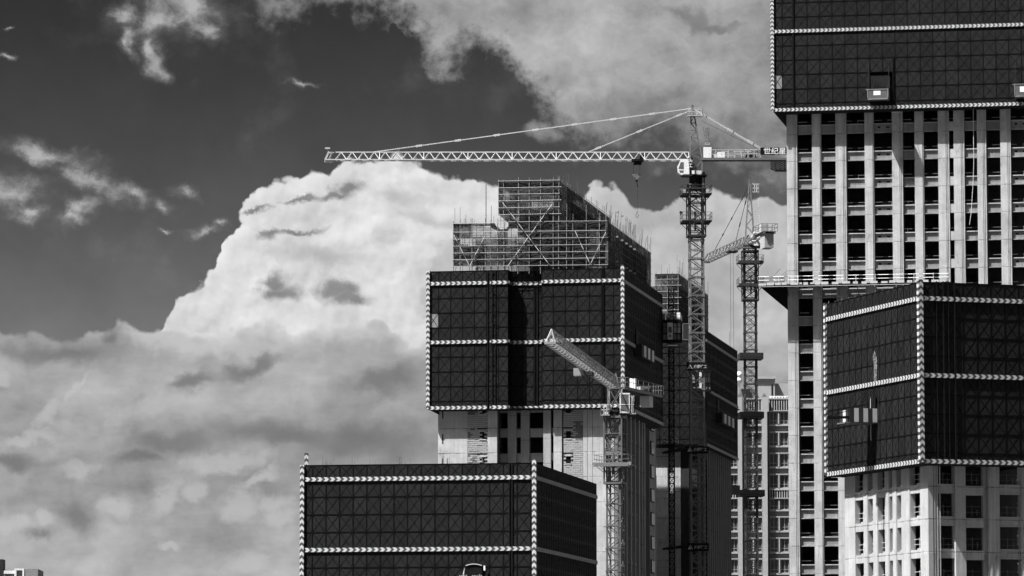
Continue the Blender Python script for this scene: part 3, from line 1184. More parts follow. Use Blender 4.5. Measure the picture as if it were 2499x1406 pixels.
flap(sK, 0, RK, 0, LK, 1.12, .25)
b = MB()
g = random.Random(8)
yy = .8
while yy < LK:
    b.cyl((.1, yy, zr[-1] - .3), (.1, yy, zr[-1] + g.uniform(.1, .3)), .06, n=5)
    yy += 1.7
b.build('post_ends', TUBE, sK)

_zk = K.side(2233, 1284, 1.15)[1]
_lk = K.side(2233, 1204, 1.15)[1] - K.side(2233, 1283.5, 1.15)[1]
CON = concrete('pale_concrete_near', .345, streak=.45, blotch=.32, lines=.45, lift=_lk, z0=_zk + .55 - .5 * _lk)
bK = thing('concrete_tower', 'near right tower of pale cast concrete with open window bays below its dark screen', 'building', (*K.o.xy, 0), K.a)
xf, yk = 1.15, 1.15
zk1 = zK0 + 2.5
ly = lambda px, py=1300: K.side(px, py, xf)[0]
piers = [(2061.8, 2087), (2107.6, 2118.6), (2130.7, 2143), (2159.5, 2170.6), (2178.6, 2189), (2200, 2221.5)]
openL = [(2087, 2107.6), (2118.6, 2130.7), (2143, 2159.5), (2170.6, 2178.6), (2189, 2200), (2221.5, 2246)]
for a, b_ in piers:
    y0, y1 = ly(b_), ly(a)
    if a == 2061.8:
        y1 = ly(2061.8)
    c = MB()
    c.box(xf, y0, 0, xf + .55, y1, zk1)
    if y1 - y0 > 1.0 and a != 2061.8:
        c.box(xf - .05, y0 + .08, 0, xf - .001, y0 + .3, zk1)
    c.build('pier', CON, bK)
# window heads and sills: z of openings from the photograph
zt = [K.side(2233, v, xf)[1] for v in (1204, 1283.5)]
zb = [K.side(2233, v, xf)[1] for v in (1263, 1344)]
liftK = zt[0] - zt[1]
z_sill = zb[0]
openh = zt[0] - zb[0]
levels = [z_sill + liftK * k for k in range(-8, 2)]
for a, b_ in openL:
    y0, y1 = ly(b_) + .005, ly(a) - .005
    me = None
    for z in levels:
        if me is None:
            b = MB()
            b.box(0, 0, openh - liftK, .42, y1 - y0, 0)
            b.box(-.004, 0, -.1, -.001, (y1 - y0) * .35, .14)
            me = b.mesh('spandrel', CON)
        put('spandrel', me, bK, (xf + .04, y0, z))
# corner column, fluted towards the right face
xk = lambda px, py=1300: K.front(px, py, yk)[0]
c = MB()
c.box(xf, yk, 0, xf + .5, ly(2246) + .0, zk1)
c.box(xf + .501, yk + .12, 0, xk(2289), yk + .9, zk1)
for q in (.65, .95, 1.2):
    c.box(xf + q, yk + .02, 0, xf + q + .1, yk + .119, zk1)
c.build('corner_column', CON, bK)
colK = [(2332.5, 2357.6), (2405, 2414), (2415, 2440.5), (2494, 2525)]
for i, (a, b_) in enumerate(colK):
    rec = .5 if i == 1 else 0
    c = MB().box(xk(a), yk + rec, 0, xk(b_), yk + .9, zk1)
    if i in (2, 3):
        c.box(xk(a) + .12, yk - .06, 0, xk(a) + .3, yk - .001, zk1)
        c.box(xk(b_) - .3, yk - .06, 0, xk(b_) - .15, yk - .001, zk1)
    c.build('column', CON if i != 1 else CON_B, bK)
zt2 = [K.front(2310, v, yk + .2)[1] for v in (1204, 1283)]
zb2 = K.front(2310, 1260, yk + .2)[1]
lift2 = zt2[0] - zt2[1]
openR = [(2289, 2332.5), (2357.6, 2405), (2440.5, 2494)]
for i, (a, b_) in enumerate(openR):
    x0, x1 = xk(a) + .005, xk(b_) - .005
    dz = -.15 if i == 1 else 0
    b = MB().box(0, 0, (zt2[0] - zb2) - lift2, x1 - x0, .42, 0)
    if i == 2:
        b.box(-.0, -.15, -.07, x1 - x0, -.001, .03)
        b.box(-.0, -.15, (zt2[0] - zb2) - lift2 - .04, x1 - x0, -.001, (zt2[0] - zb2) - lift2 + .06)
    me = b.mesh('spandrel_beam', CON)
    for k in range(-8, 2):
        put('spandrel_beam', me, bK, (x0, yk + .3, zb2 + lift2 * k + dz))
for k in range(-8, 4):
    MB().box(xf + .6, yk + .95, levels[0] + liftK * (k + 8) - .5, RK + 1, 21, levels[0] + liftK * (k + 8) - .35).build('floor_slab', CON_IN, bK)
MB().box(xf + 6.3, 8, 0, xf + 6.6, 21, zk1).build('core_wall', CON_IN, bK)
MB().box(xf + 6.3, 7.6, 0, RK + 1, 7.9, zk1).build('core_wall', CON_IN, bK)
MB().box(xf + .6, ly(2100), 0, xf + 6.2, ly(2100) + .2, zk1).build('partition_wall', CON_IN, bK)
MB().box(xf + .6, ly(2062) - .3, 0, RK + 1, ly(2062), zk1).build('rear_wall', CON_B, bK)
for k in range(10):
    z = levels[k]
    for a, b_ in openL:
        y0, y1 = ly(b_) + .03, ly(a) - .03
        b = MB()
        for h in (.55, 1.05):
            b.cyl((xf + .4, y0, z + h), (xf + .4, y1, z + h), .05, n=5)
        ym = y0 + (y1 - y0) * .45
        b.cyl((xf + .4, ym, z), (xf + .4, ym, z + 1.2), .06, n=5)
        b.build('guard_rail', OFFW, bK)
    for i, (a, b_) in enumerate(openR):
        bb = MB()
        x0, x1 = xk(a) + .03, xk(b_) - .03
        zz = zb2 + lift2 * (k - 8)
        for h in (.42, .98):
            bb.cyl((x0, yk + .6, zz + h), (x1, yk + .6, zz + h), .045, n=5)
        for q in (.45, .72):
            bb.cyl((x0 + (x1 - x0) * q, yk + .6, zz), (x0 + (x1 - x0) * q, yk + .6, zz + (1.15 if q < .5 else .7)), .06, n=5)
        bb.build('guard_rail', STEEL_M, bK)

# finished building far behind, between the towers
G = Frame(1860, 740, -3.0, 1200)
bG = thing('office_building', 'finished pale building with tall fins, dark windows and a louvred band, behind the crane mast', 'building', (*G.o.xy, 0), G.a)
gxx = lambda px, y=0: G.front(px, 1200, y)[0]
gz = lambda py, y=0: G.front(1860, py, y)[1]
GW = simple('pale_render', .31, .85, var=.12, scale=.6)
GS = simple('grey_spandrel', .15, .8, var=.2, scale=.6)
GGL = simple('dark_window_glass', .035, .12, var=.5, scale=.25)
GF = simple('window_frame_paint', .28, .6)
MB().box(gxx(1700), .6, 0, gxx(2000), 20, gz(1004)).build('body', GS, bG)
for a, b_ in ((1800.5, 1811.5), (1860, 1873), (1925, 1938), (1742, 1753)):
    MB().box(gxx(a), -.9, 0, gxx(b_), .59, gz(970)).build('fin', GW, bG)
    MB().poly([(gxx(a), -.9, gz(970)), (gxx(b_), -.9, gz(970)), (gxx((a + b_) / 2), -.9, gz(960))]).build('fin_cap', GS, bG)
bays = [(1753, 1800.5), (1811.5, 1860), (1873, 1925)]
rows = [(1005, 1036), (1056, 1088), (1107.5, 1139.5), (1159, 1191), (1217.5, 1244), (1263, 1295.5), (1314.5, 1347.5), (1365.5, 1399), (1417, 1450), (1469, 1502)]
for a, b_ in bays:
    for (t, bt) in rows:
        x0, x1 = gxx(a) + .3, gxx(b_) - .02
        for z in (gz(bt), gz(t) + .04):
            MB().box(x0, .1, z - .26 if z == gz(bt) else z - .02, x1, .59, z - .02 if z == gz(bt) else z + .16).build('sill_band', GW, bG)
        n = 2
        wdt = (x1 - x0 - .6) / 2
        for k in range(n):
            p = x0 + .1 + k * (wdt + .45)
            f = MB()
            f.box(p, .42, gz(bt), p + wdt, .59, gz(bt) + .12)
            f.box(p, .42, gz(t) - .1, p + wdt, .59, gz(t))
            f.box(p, .42, gz(bt) + .12, p + .08, .59, gz(t) - .1)
            f.box(p + wdt - .08, .42, gz(bt) + .12, p + wdt, .59, gz(t) - .1)
            f.box(p + wdt * .5 - .035, .44, gz(bt) + .12, p + wdt * .5 + .035, .59, gz(t) - .1)
            f.box(p + .08, .45, gz(bt) + .62, p + wdt - .08, .59, gz(bt) + .69)
            w = f.build('window', GF, bG)
            MB().box(p + .08, .5, gz(bt) + .12, p + wdt - .08, .595, gz(t) - .1).build('pane', GGL, w)
        MB().box(x0 + .1 + wdt + .1, .05, gz(bt), x0 + .1 + wdt + .32, .59, gz(t)).build('mullion', GW, bG)
    for (t, bt) in ((973, 1003), (1195, 1216.5)):
        b = MB()
        x0, x1 = gxx(a) + .3, gxx(b_) - .02
        b.box(x0, .3, gz(bt), x1, .59, gz(t), 1)
        x = x0 + .05
        while x < x1 - .1:
            b.box(x, .0, gz(bt) + .1, x + .16, .3, gz(t) - .12, 0)
            x += .42
        b.box(x0, -.08, gz(t) - .12, x1, .59, gz(t) + .12, 0)
        b.box(x0, -.08, gz(bt) - .05, x1, .29, gz(bt) + .1, 0)
        b.build('louvre_band', [GW, DARK], bG)
MB().box(gxx(1845), 4, gz(1004), gxx(1893), 14, gz(925, 4)).build('roof_house', GW, bG)
MB().box(gxx(1842), 3.6, gz(925, 4), gxx(1894.5), 14.4, gz(919, 4)).build('roof_house_cornice', GW, bG)
MB().box(gxx(1894), 6, gz(1004), gxx(1960), 14, gz(936, 6)).build('roof_house', GW, bG)
MB().box(gxx(1884.5), 3.9, gz(966, 4), gxx(1887.5), 3.99, gz(938, 4)).build('slot_window', BLACK, bG)
MB().box(gxx(1808), 3, gz(1004), gxx(1844), 12, gz(950, 4)).build('roof_house', GS, bG)
b = MB()
for k in range(6):
    p = gxx(1880 + k * 7)
    b.box(p, .5, gz(973), p + .3, .8, gz(967))
b.box(gxx(1878), .5, gz(968), gxx(1925), .7, gz(966))
b.build('parapet_rail', WHITE, bG)
import bmesh
for zz in (915, 928):
    me = bpy.data.meshes.new('water_tank')
    bm = bmesh.new()
    bmesh.ops.create_uvsphere(bm, u_segments=16, v_segments=10, radius=.62)
    bm.to_mesh(me)
    bm.free()
    me.materials.append(WHITE)
    for p in me.polygons:
        p.use_smooth = True
    o = put('roof_lamp_globe', me, bG, (gxx(1805, 2), 2, gz(zz, 2)))
MB().cyl((gxx(1805, 2), 2, gz(1003, 2)), (gxx(1805, 2), 2, gz(929, 2)), .12).build('globe_mast', GW, bG)

# small building at the lower left edge
H = Frame(60, 800, 2.0, 1395)
bH = thing('low_building', 'corner of a white-trimmed building poking up at the bottom left', 'building', (*H.o.xy, 0), R(2))
hx = lambda px, y=0: H.front(px, 1395, y)[0]
hz = lambda py, y=0: H.front(40, py, y)[1]
MB().box(hx(-60), 1.5, 0, hx(8), 9, hz(1391, 1.5)).build('dark_wing', DARK, bH)
MB().box(hx(-60), 3, hz(1391, 3), hx(4), 8, hz(1365, 3)).build('dark_stair_head', DARK, bH)
MB().box(hx(9), .8, 0, hx(34.8), 9, hz(1393, 1)).build('wall', simple('grey_render', .16, .9, var=.2), bH)
MB().box(hx(9), .5, hz(1400), hx(34.8), .79, hz(1392.5)).build('parapet', WHITE, bH)
MB().box(hx(35), 0, 0, hx(40), .7, hz(1387.5)).build('frame_post', WHITE, bH)
MB().box(hx(54.5), 0, 0, hx(59), .7, hz(1387.5)).build('frame_post', WHITE, bH)
MB().box(hx(40), 0, hz(1391.5), hx(54.5), .7, hz(1387.5)).build('frame_beam', WHITE, bH)
MB().box(hx(40), .75, 0, hx(54.5), 6, hz(1392)).build('recess_wall', simple('mid_grey_render', .24, .9), bH)
MB().box(hx(59) + .02, .1, 0, hx(92.5), 14, hz(1388.5)).build('side_block', simple('shaded_render', .21, .9, var=.1), bH)

# ================================================================== scaffolding on the middle tower
def net_sheet(root, pts, mat, bulge=.12, nx=5, nz=4, seed=0):
    """a hung net between four corners, slightly slack"""
    g = random.Random(seed)
    a, b, c, d = (Vector(p) for p in pts)           # a lower left, b lower right, c upper right, d upper left
    n = (b - a).cross(d - a).normalized()
    me = MB()
    for j in range(nz + 1):
        for i in range(nx + 1):
            u, v = i / nx, j / nz
            p = (a * (1 - u) + b * u) * (1 - v) + (d * (1 - u) + c * u) * v
            k = math.sin(math.pi * u) * math.sin(math.pi * v)
            p = p + n * (bulge * k + g.uniform(-.04, .04) * (1 if 0 < i < nx and 0 < j < nz else 0))
            me.v.append(tuple(p))
    for j in range(nz):
        for i in range(nx):
            q = j * (nx + 1) + i
            me.f.append((q, q + 1, q + nx + 2, q + nx + 1))
            me.m.append(0)
    return me.build('netting_sheet', mat, root)


def pole(root, p, q, d=.09, mat=TUBE, name='standard'):
    if name == 'ledger':
        d *= .8
    return MB().cyl(p, q, d, n=6).build(name, mat, root)


YS = .7
sc1 = thing('scaffold', 'tube scaffolding hung with torn dark netting, stacked in two steps on the middle tower', 'scaffolding', (*M.o.xy, zM1 - 2), M.a)
ZB = zM1 - 2


def S(px, py, y=YS):
    x, z = M.front(px, py, y)
    return Vector((x, y, z - ZB))


g = random.Random(21)
low = [1106.5, 1123, 1152, 1184.5, 1198, 1215, 1230, 1264, 1291.5, 1319, 1350, 1363.5, 1383, 1398, 1431, 1463, 1479]
upp = [1217, 1229, 1265.5, 1291.8, 1319.5, 1350.5, 1364]
for p in low:
    topy = (545 if p < 1230 else 541) - g.uniform(3, 14)
    if p in (1264, 1291.5, 1319, 1350, 1363.5):
        topy = 524
    pole(sc1, S(p, 668), S(p, topy), g.choice((.085, .10)))
for p in upp:
    pole(sc1, S(p, 541 if p > 1230 else 526, YS - .02), S(p, 441 - g.uniform(2, 8), YS - .02), .10)
lw = [545.5, 566, 583, 600, 617, 633, 649.5]
for k, y in enumerate(lw):
    a, b = 1104, 1484
    if k == 0:
        pole(sc1, S(1104, y + .5, YS - .1), S(1212, y - 1.5, YS - .1), .08, name='ledger')
        pole(sc1, S(1240, y - 4, YS - .1), S(1482, y - 6.5, YS - .1), .08, name='ledger')
        continue
    pole(sc1, S(a, y + 1, YS - .1), S(b - (6 if k % 2 else 0), y - 3.5, YS - .1), .085, name='ledger')
for k, y in enumerate((441.5, 458, 474, 490, 507, 523.5)):
    pole(sc1, S(1215, y + .8, YS - .12), S(1366 + (4 if k % 2 else 0), y - 2, YS - .12), .09, name='ledger')
# inner row, in darker tube
for p in range(1112, 1480, 17):
    inn = MB().cyl(S(p, 668, YS + 1.1), S(p, 545, YS + 1.1), .06, n=5).build('inner_standard', TUBE_D, sc1)
for p in range(1222, 1364, 12):
    MB().cyl(S(p, 552, YS + 1.1), S(p, 446, YS + 1.1), .05, n=5).build('inner_standard', TUBE_D, sc1)
for y in (556, 575, 592, 609, 625, 641):
    MB().cyl(S(1108, y, YS + 1.1), S(1480, y - 3.5, YS + 1.1), .055, n=5).build('inner_ledger', TUBE_D, sc1)
for y in (450, 466, 482, 499, 516, 530, 538):
    MB().cyl(S(1219, y, YS + 1.1), S(1364, y - 2, YS + 1.1), .05, n=5).build('inner_ledger', TUBE_D, sc1)
for a, b in (((1226, 494), (1342, 648)), ((1347, 499), (1239, 650)), ((1107, 573), (1147, 651)), ((1183, 577), (1146, 651)),
             ((1403, 563), (1441, 647)), ((1479, 566), (1440, 647))):
    p, q = S(*a, YS - .25), S(*b, YS - .25)
    L = (q - p).length
    o = put('brace', MB().cyl((0, 0, 0), (L, 0, 0), .095, n=6).mesh('brace', TUBE_S), sc1, p)
    o.rotation_mode = 'QUATERNION'
    o.rotation_quaternion = (q - p).to_track_quat('X', 'Z')


def cell(x0, x1, y0, y1, mat, y=YS + .12, bulge=.12, seed=0):
    net_sheet(sc1, [S(x0, y1, y), S(x1, y1, y), S(x1, y0, y), S(x0, y0, y)], mat, bulge, seed=seed)


k = 0
NETS = [NET, NET, NET_T, NET_D]
for (x0, x1, y0, y1, m) in (
        (1217, 1291, 442, 458, NET_D), (1291, 1364, 442, 458, NET_D), (1217, 1229, 458, 524, NET_D), (1229, 1265, 458, 490, NET), (1229, 1265, 490, 524, NET_D),
        (1265, 1320, 458, 474, NET_T), (1320, 1364, 458, 474, NET), (1265, 1320, 474, 507, NET_T), (1320, 1351, 474, 507, NET_T),
        (1265, 1320, 507, 524, NET), (1320, 1364, 507, 524, NET), (1351, 1364, 474, 507, NET),
        (1107, 1123, 546, 600, NET_D), (1107, 1152, 546, 553, NET_D), (1152, 1198, 546, 552, NET), (1123, 1152, 553, 583, NET), (1152, 1184, 552, 583, NET_T),
        (1184, 1215, 556, 600, NET_T), (1107, 1152, 600, 633, NET_D), (1152, 1184, 583, 600, NET_T), (1152, 1184, 600, 650, NET_D), (1107, 1152, 633, 650, NET),
        (1184, 1230, 600, 650, NET), (1215, 1240, 566, 600, NET), (1240, 1292, 541, 558, NET_D), (1292, 1350, 541, 560, NET_D), (1350, 1398, 541, 566, NET_D),
        (1230, 1264, 558, 600, NET_T), (1264, 1292, 558, 600, NET), (1292, 1320, 560, 617, NET_D), (1320, 1350, 560, 600, NET), (1350, 1383, 566, 617, NET_D),
        (1230, 1292, 600, 617, NET), (1230, 1292, 617, 650, NET), (1292, 1350, 617, 650, NET_D), (1320, 1350, 600, 617, NET), (1383, 1398, 566, 650, NET_D),
        (1350, 1383, 617, 650, NET), (1398, 1431, 541, 560, NET_D), (1431, 1479, 541, 558, NET_D), (1398, 1431, 560, 600, NET), (1398, 1431, 600, 650, NET_D),
        (1431, 1463, 558, 583, NET), (1431, 1463, 583, 617, NET), (1463, 1480, 558, 617, NET_D), (1431, 1480, 617, 650, NET_D)):
    cell(x0 + .5, x1 - .5, y0, y1, m, YS + .12, .16, k)
    k += 1
# drooping net end over the open corner
b = MB()
pts = [(1196, 545), (1207, 545), (1212, 553), (1222, 560), (1236, 558), (1246, 545), (1262, 542), (1262, 552), (1246, 552), (1238, 566), (1222, 567), (1208, 561), (1196, 554)]
ps = [S(p, q, YS + .05) for p, q in pts]
for i in range(6):
    b.quad(ps[i], ps[i + 1], ps[11 - i], ps[12 - i])
b.build('drooping_net', NET_D, sc1)
b = MB().quad(S(1217, 524, YS), S(1364, 523, YS), S(1364, 541, YS + 1.6), S(1240, 544, YS + 1.6))
b.build('netting_sheet', NET, sc1)
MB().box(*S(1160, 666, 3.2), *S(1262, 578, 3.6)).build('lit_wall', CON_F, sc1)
MB().box(*S(1290, 666, 3.4), *S(1470, 590, 3.8)).build('lit_wall', CON_IN, sc1)
MB().box(*S(1440, 600, 1.9), *S(1462, 560, 2.2)).build('lit_wall', CON, sc1)
MB().box(*S(1298, 512, 2.6), *S(1354, 488, 2.9)).build('formwork', BLOCK, sc1)
MB().box(*S(1112, 640, 2.2), *S(1120, 590, 2.5)).build('formwork', BLOCK, sc1)
xu, xl2 = S(1364, 480).x, S(1484, 600).x
zu0, zu1 = S(1364, 545).z, S(1364, 440).z
zl0, zl1 = S(1484, 668).z, S(1484, 541).z
nn = 7
for i in range(nn):
    y0, y1 = YS + 41 * i / nn, YS + 41 * (i + 1) / nn
    net_sheet(sc1, [(xu, y0, zu0 - .5), (xu, y1, zu0 - .5), (xu, y1, zu1), (xu, y0, zu1)], NET_D if i else NET, .2, seed=60 + i)
for i in range(6):
    y0, y1 = YS + 35.5 * i / 6, YS + 35.5 * (i + 1) / 6
    net_sheet(sc1, [(xl2, y0, zl0), (xl2, y1, zl0), (xl2, y1, zl1), (xl2, y0, zl1)], NET_D, .2, seed=80 + i)
b = MB()
y = YS + 1.3
g = random.Random(4)
while y < YS + 41:
    b.cyl((xu + .1, y, zu0 - .5), (xu + .1, y, zu1 + g.choice((.1, .2, .9, 1.6))), .06, n=5)
    y += 1.35
for z in [zu0 + j * .9 for j in range(7)]:
    b.cyl((xu + .16, YS, z), (xu + .16, YS + 41, z), .05, n=5)
o = b.build('side_tubes', TUBE_D, sc1)
o['kind'] = 'stuff'
b = MB()
y = YS + 1.3
while y < YS + 35.5:
    b.cyl((xl2 + .1, y, zl0), (xl2 + .1, y, zl1 + g.choice((.1, .3, 1.0, 1.9))), .06, n=5)
    y += 1.35
for z in [zl0 + j * .9 for j in range(8)]:
    b.cyl((xl2 + .16, YS, z), (xl2 + .16, YS + 35.5, z), .05, n=5)
o = b.build('side_tubes', TUBE_D, sc1)
o['kind'] = 'stuff'
g = random.Random(91)
for k in range(46):
    px_a = g.choice(list(range(1110, 1478, 6)))
    hi = px_a > 1222 and px_a < 1360 and g.random() < .5
    y_a = g.uniform(448, 520) if hi else g.uniform(552, 640)
    dy = g.uniform(10, 34)
    dx_p = g.uniform(-7, 7)
    MB().cyl(S(px_a, y_a + dy, YS + g.uniform(.3, 1.6)), S(px_a + dx_p, y_a, YS + g.uniform(.3, 1.6)), g.uniform(.035, .06), n=5).build('loose_tube', g.choice((TUBE, TUBE_D, TUBE_D)), sc1)
for k in range(14):
    px_a = g.uniform(1112, 1440)
    y_a = g.choice((583, 600, 617, 633))
    MB().box(*S(px_a, y_a - 1.5, YS + .25), *S(px_a + g.uniform(10, 32), y_a - 2.6, YS + 1.0)).build('walk_board', g.choice((BLOCK_D, TUBE, DARK)), sc1)
# roof slabs under the nets so the far side stays shut
MB().box(xl2 + .4 - 19, 14, zl1 - 5.3, xl2 - .3, 35, zl1 - .9).build('upper_storey', CON_IN, sc1)
MB().box(xu - 7.0, 12, zu0, xu - .4, 41, zu1 - 1.2).build('lift_house', CON_IN, sc1)
# rods sticking up
for p, t, yy in ((1110, 508, 1), (1123, 506, 1), (1135, 533, 2), (1137, 524, 3), (1149, 533, 2), (1157, 535, 3), (1185.5, 449, 2), (1186.6, 451, 6), (1199, 502, 2), (1205, 528, 3),
                 (1265.5, 433, 1), (1292, 434, 1), (1319.5, 434, 1), (1351, 432, 1), (1366, 430, 2), (1383.5, 498, 1), (1398.5, 522, 1), (1431, 500, 1), (1463, 520, 1), (1479, 498, 1), (1465, 527, 2)):
    base = 552 if not 1217 < p < 1366 else 446
    pole(sc1, S(p, base, yy), S(p, t, yy), .055 if t > 505 else .07, TUBE, 'upright_rod')
for k in range(34):
    y = 2 + k * 1.02
    h = g.choice((0.2, .6, 1.1, 1.8, 2.6))
    pole(sc1, (xl2 - .3 - g.uniform(0, .6), y, zl1 - 1), (xl2 - .3, y, zl1 + h), .05, g.choice((TUBE, TUBE_D)), 'upright_rod')
for k in range(12):
    y = 3 + k * 1.2
    pole(sc1, (xu - .5, y, zu1 - 1), (xu - .5, y, zu1 + g.choice((.3, .5, .9))), .05, TUBE, 'upright_rod')

# scaffolding on the rear tower
sc2 = thing('scaffold', 'dark netted scaffolding on the rear tower, beside the main crane mast', 'scaffolding', (*N.o.xy, zN0 + 16), N.a)
ZN = zN0 + 16


def S2(px, py, y=2.2):
    x, z = N.front(px, py, y)
    return Vector((x, y, z - ZN))


for p in (1601, 1614, 1629, 1641, 1655):
    pole(sc2, S2(p, 800), S2(p, 664 - random.uniform(0, 4)), .10)
for q in (668, 682, 697, 712, 727, 742, 757):
    pole(sc2, S2(1596, q, 2.1), S2(1657 + (6 if q in (697, 727) else 0), q - 1, 2.1), .09, name='ledger')
c0 = 0
for (x0, x1, y0, y1, m) in ((1598, 1629, 668, 682, NET_D), (1629, 1655, 668, 682, NET_D), (1598, 1629, 682, 712, NET), (1629, 1655, 682, 712, NET_D), (1598, 1629, 712, 757, NET_D), (1629, 1655, 712, 800, NET_D)):
    net_sheet(sc2, [S2(x0, y1, 2.3), S2(x1, y1, 2.3), S2(x1, y0, 2.3), S2(x0, y0, 2.3)], m, .2, seed=100 + c0)
    c0 += 1
MB().box(*S2(1604, 760, 4.2), *S2(1640, 684, 4.6)).build('lit_wall', CON_B, sc2)
xs = S2(1655, 700).x
za, zb_ = S2(1655, 800).z, S2(1655, 667).z
for i in range(5):
    net_sheet(sc2, [(xs, 2.2 + 6.6 * i, za), (xs, 8.8 + 6.6 * i, za), (xs, 8.8 + 6.6 * i, zb_), (xs, 2.2 + 6.6 * i, zb_)], NET_D, .2, seed=120 + i)
MB().box(xs - 9, 6, za, xs - .6, 35, zb_ - 1.5).build('upper_storey', CON_IN, sc2)
b = MB()
y = 3.4
while y < 35:
    b.cyl((xs + .1, y, za), (xs + .1, y, zb_ + g.choice((.1, .4, 1.2, 2.0))), .07, n=5)
    y += 1.3
for j in range(8):
    b.cyl((xs + .2, 2.2, za + j * 1.05), (xs + .2, 35.2, za + j * 1.05), .05, n=5)
o = b.build('side_tubes', TUBE_D, sc2)
o['kind'] = 'stuff'
for k in range(12):
    pole(sc2, (xs - .4, 4 + k * 2.4, zb_ - 2), (xs - .4, 4 + k * 2.4, zb_ + g.choice((.8, 1.3, 2.2, 3.0))), .05, TUBE, 'upright_rod')
for p, t in ((1614, 647), (1629, 655), (1634, 645), (1656, 650), (1662, 655)):
    pole(sc2, S2(p, 675), S2(p, t), .05, TUBE, 'upright_rod')
pole(sc2, (-.3, 30, 0), (-.3, 30, 3.5), .06, TUBE, 'upright_rod')


# ================================================================== tower cranes
def mast_section(w, h, mat, leg=.17, brace=.09, xx=False):
    b = MB()
    q = w / 2
    for sx in (-q, q):
        for sy in (-q, q):
            b.box(sx - leg / 2, sy - leg / 2, 0, sx + leg / 2, sy + leg / 2, h)
    for z in (.1, h / 2):
        t = brace * (1.25 if z < h / 2 else .9)
        for s in (-q, q):
            b.bar((-q, s, z), (q, s, z), t)
            b.bar((s, -q, z), (s, q, z), t)
    for s in (-q, q):
        b.bar((-q, s, .12), (q, s, h / 2), brace)
        b.bar((q, s, h / 2), (-q, s, h), brace)
        b.bar((s, -q, .12), (s, q, h / 2), brace)
        b.bar((s, q, h / 2), (s, -q, h), brace)
        if xx:
            b.bar((q, s, .12), (-q, s, h / 2), brace * .7)
            b.bar((-q, s, h / 2), (q, s, h), brace * .7)
    # collars where the section bolts to the next
    for sx in (-q, q):
        for sy in (-q, q):
            b.box(sx - leg * .75, sy - leg * .75, h - .12, sx + leg * .75, sy + leg * .75, h + .10)
    # ladder inside
    for s in (-.18, .18):
        b.bar((s, .25, 0), (s, .25, h), .035)
    z = .2
    while z < h:
        b.bar((-.18, .25, z), (.18, .25, z), .03)
        z += .45
    return b.mesh('mast_section', mat)


def jib_section(L, bays, b_, h, mat, ch=.13, d=.07, h1=None):
    b = MB()
    h1 = h if h1 is None else h1
    hz = lambda x: h + (h1 - h) * x / L
    for s in (-b_ / 2, b_ / 2):
        b.bar((0, s, 0), (L, s, 0), ch)
    s_ = L / bays
    b.bar((0, 0, hz(0)), (L, 0, hz(L)), ch)
    for i in range(bays):
        x = i * s_
        for s in (-b_ / 2, b_ / 2):
            b.bar((x, s, 0), (x + s_ / 2, 0, hz(x + s_ / 2)), d)
            b.bar((x + s_ / 2, 0, hz(x + s_ / 2)), (x + s_, s, 0), d)
        b.bar((x, -b_ / 2, 0), (x, b_ / 2, 0), d)
        b.bar((x, -b_ / 2, 0), (x + s_, b_ / 2, 0), d * .8)
    b.bar((.04, -b_ / 2, 0), (.04, 0, hz(0)), d)
    b.bar((.04, b_ / 2, 0), (.04, 0, hz(0)), d)
    return b.mesh('jib_section', mat)


def railing(b, x0, y0, x1, y1, z, h=1.1, t=.045, m=0, n=3):
    for zz in (z + h, z + h * .5):
        b.bar((x0, y0, zz), (x1, y0, zz), t, m=m)
        b.bar((x0, y1, zz), (x1, y1, zz), t, m=m)
        b.bar((x0, y0, zz), (x0, y1, zz), t, m=m)
        b.bar((x1, y0, zz), (x1, y1, zz), t, m=m)
    for i in range(n + 1):
        u = i / n
        for p in ((x0 + (x1 - x0) * u, y0), (x0 + (x1 - x0) * u, y1), (x0, y0 + (y1 - y0) * u), (x1, y0 + (y1 - y0) * u)):
            b.bar((*p, z), (*p, z + h), t, m=m)


def deck_ring(root, rz, w, W, z, mat, D=None, netmat=None):
    """a working platform round the mast"""
    D = D or W
    b = MB()
    b.box(-W, -D, z - .12, W, -w, z)
    b.box(-W, w, z - .12, W, D, z)
    b.box(-W, -w, z - .12, -w, w, z)
    b.box(w, -w, z - .12, W, w, z)
    b.box(-W, -D - .03, z - .3, W, -D - .001, z + .16)
    railing(b, -W, -D, W, D, z)
    for s in (-1, 1):
        b.bar((s * W, -w, z - .15), (s * w, -w, z - 1.0), .07)
        b.bar((s * W, w, z - .15), (s * w, w, z - 1.0), .07)
    o = b.build('platform', mat, root, (0, 0, 0), rz)
    return o


def cage(root, rz, w, z0, z1, mat):
    b = MB()
    for sx in (-w, w):
        for sy in (-w, w):
            b.box(sx - .08, sy - .08, z0, sx + .08, sy + .08, z1)
    n = max(1, round((z1 - z0) / 2.0))
    for i in range(n + 1):
        z = z0 + (z1 - z0) * i / n
        t = .24 if i in (0, n) else .1
        for s in (-w, w):
            b.bar((-w, s, z), (w, s, z), t)
            b.bar((s, -w, z), (s, w, z), t)
    for i in range(n):
        za, zb2_ = z0 + (z1 - z0) * i / n, z0 + (z1 - z0) * (i + 1) / n
        for s in (-w, w):
            b.bar((-w, s, za), (w, s, zb2_), .07)
            b.bar((s, -w, zb2_), (s, w, za), .07)
    b.box(-.12, -w - .1, z0 + 1.0, .12, -w + .15, z0 + 3.6)
    return b.build('climbing_cage', mat, root, (0, 0, 0), rz)


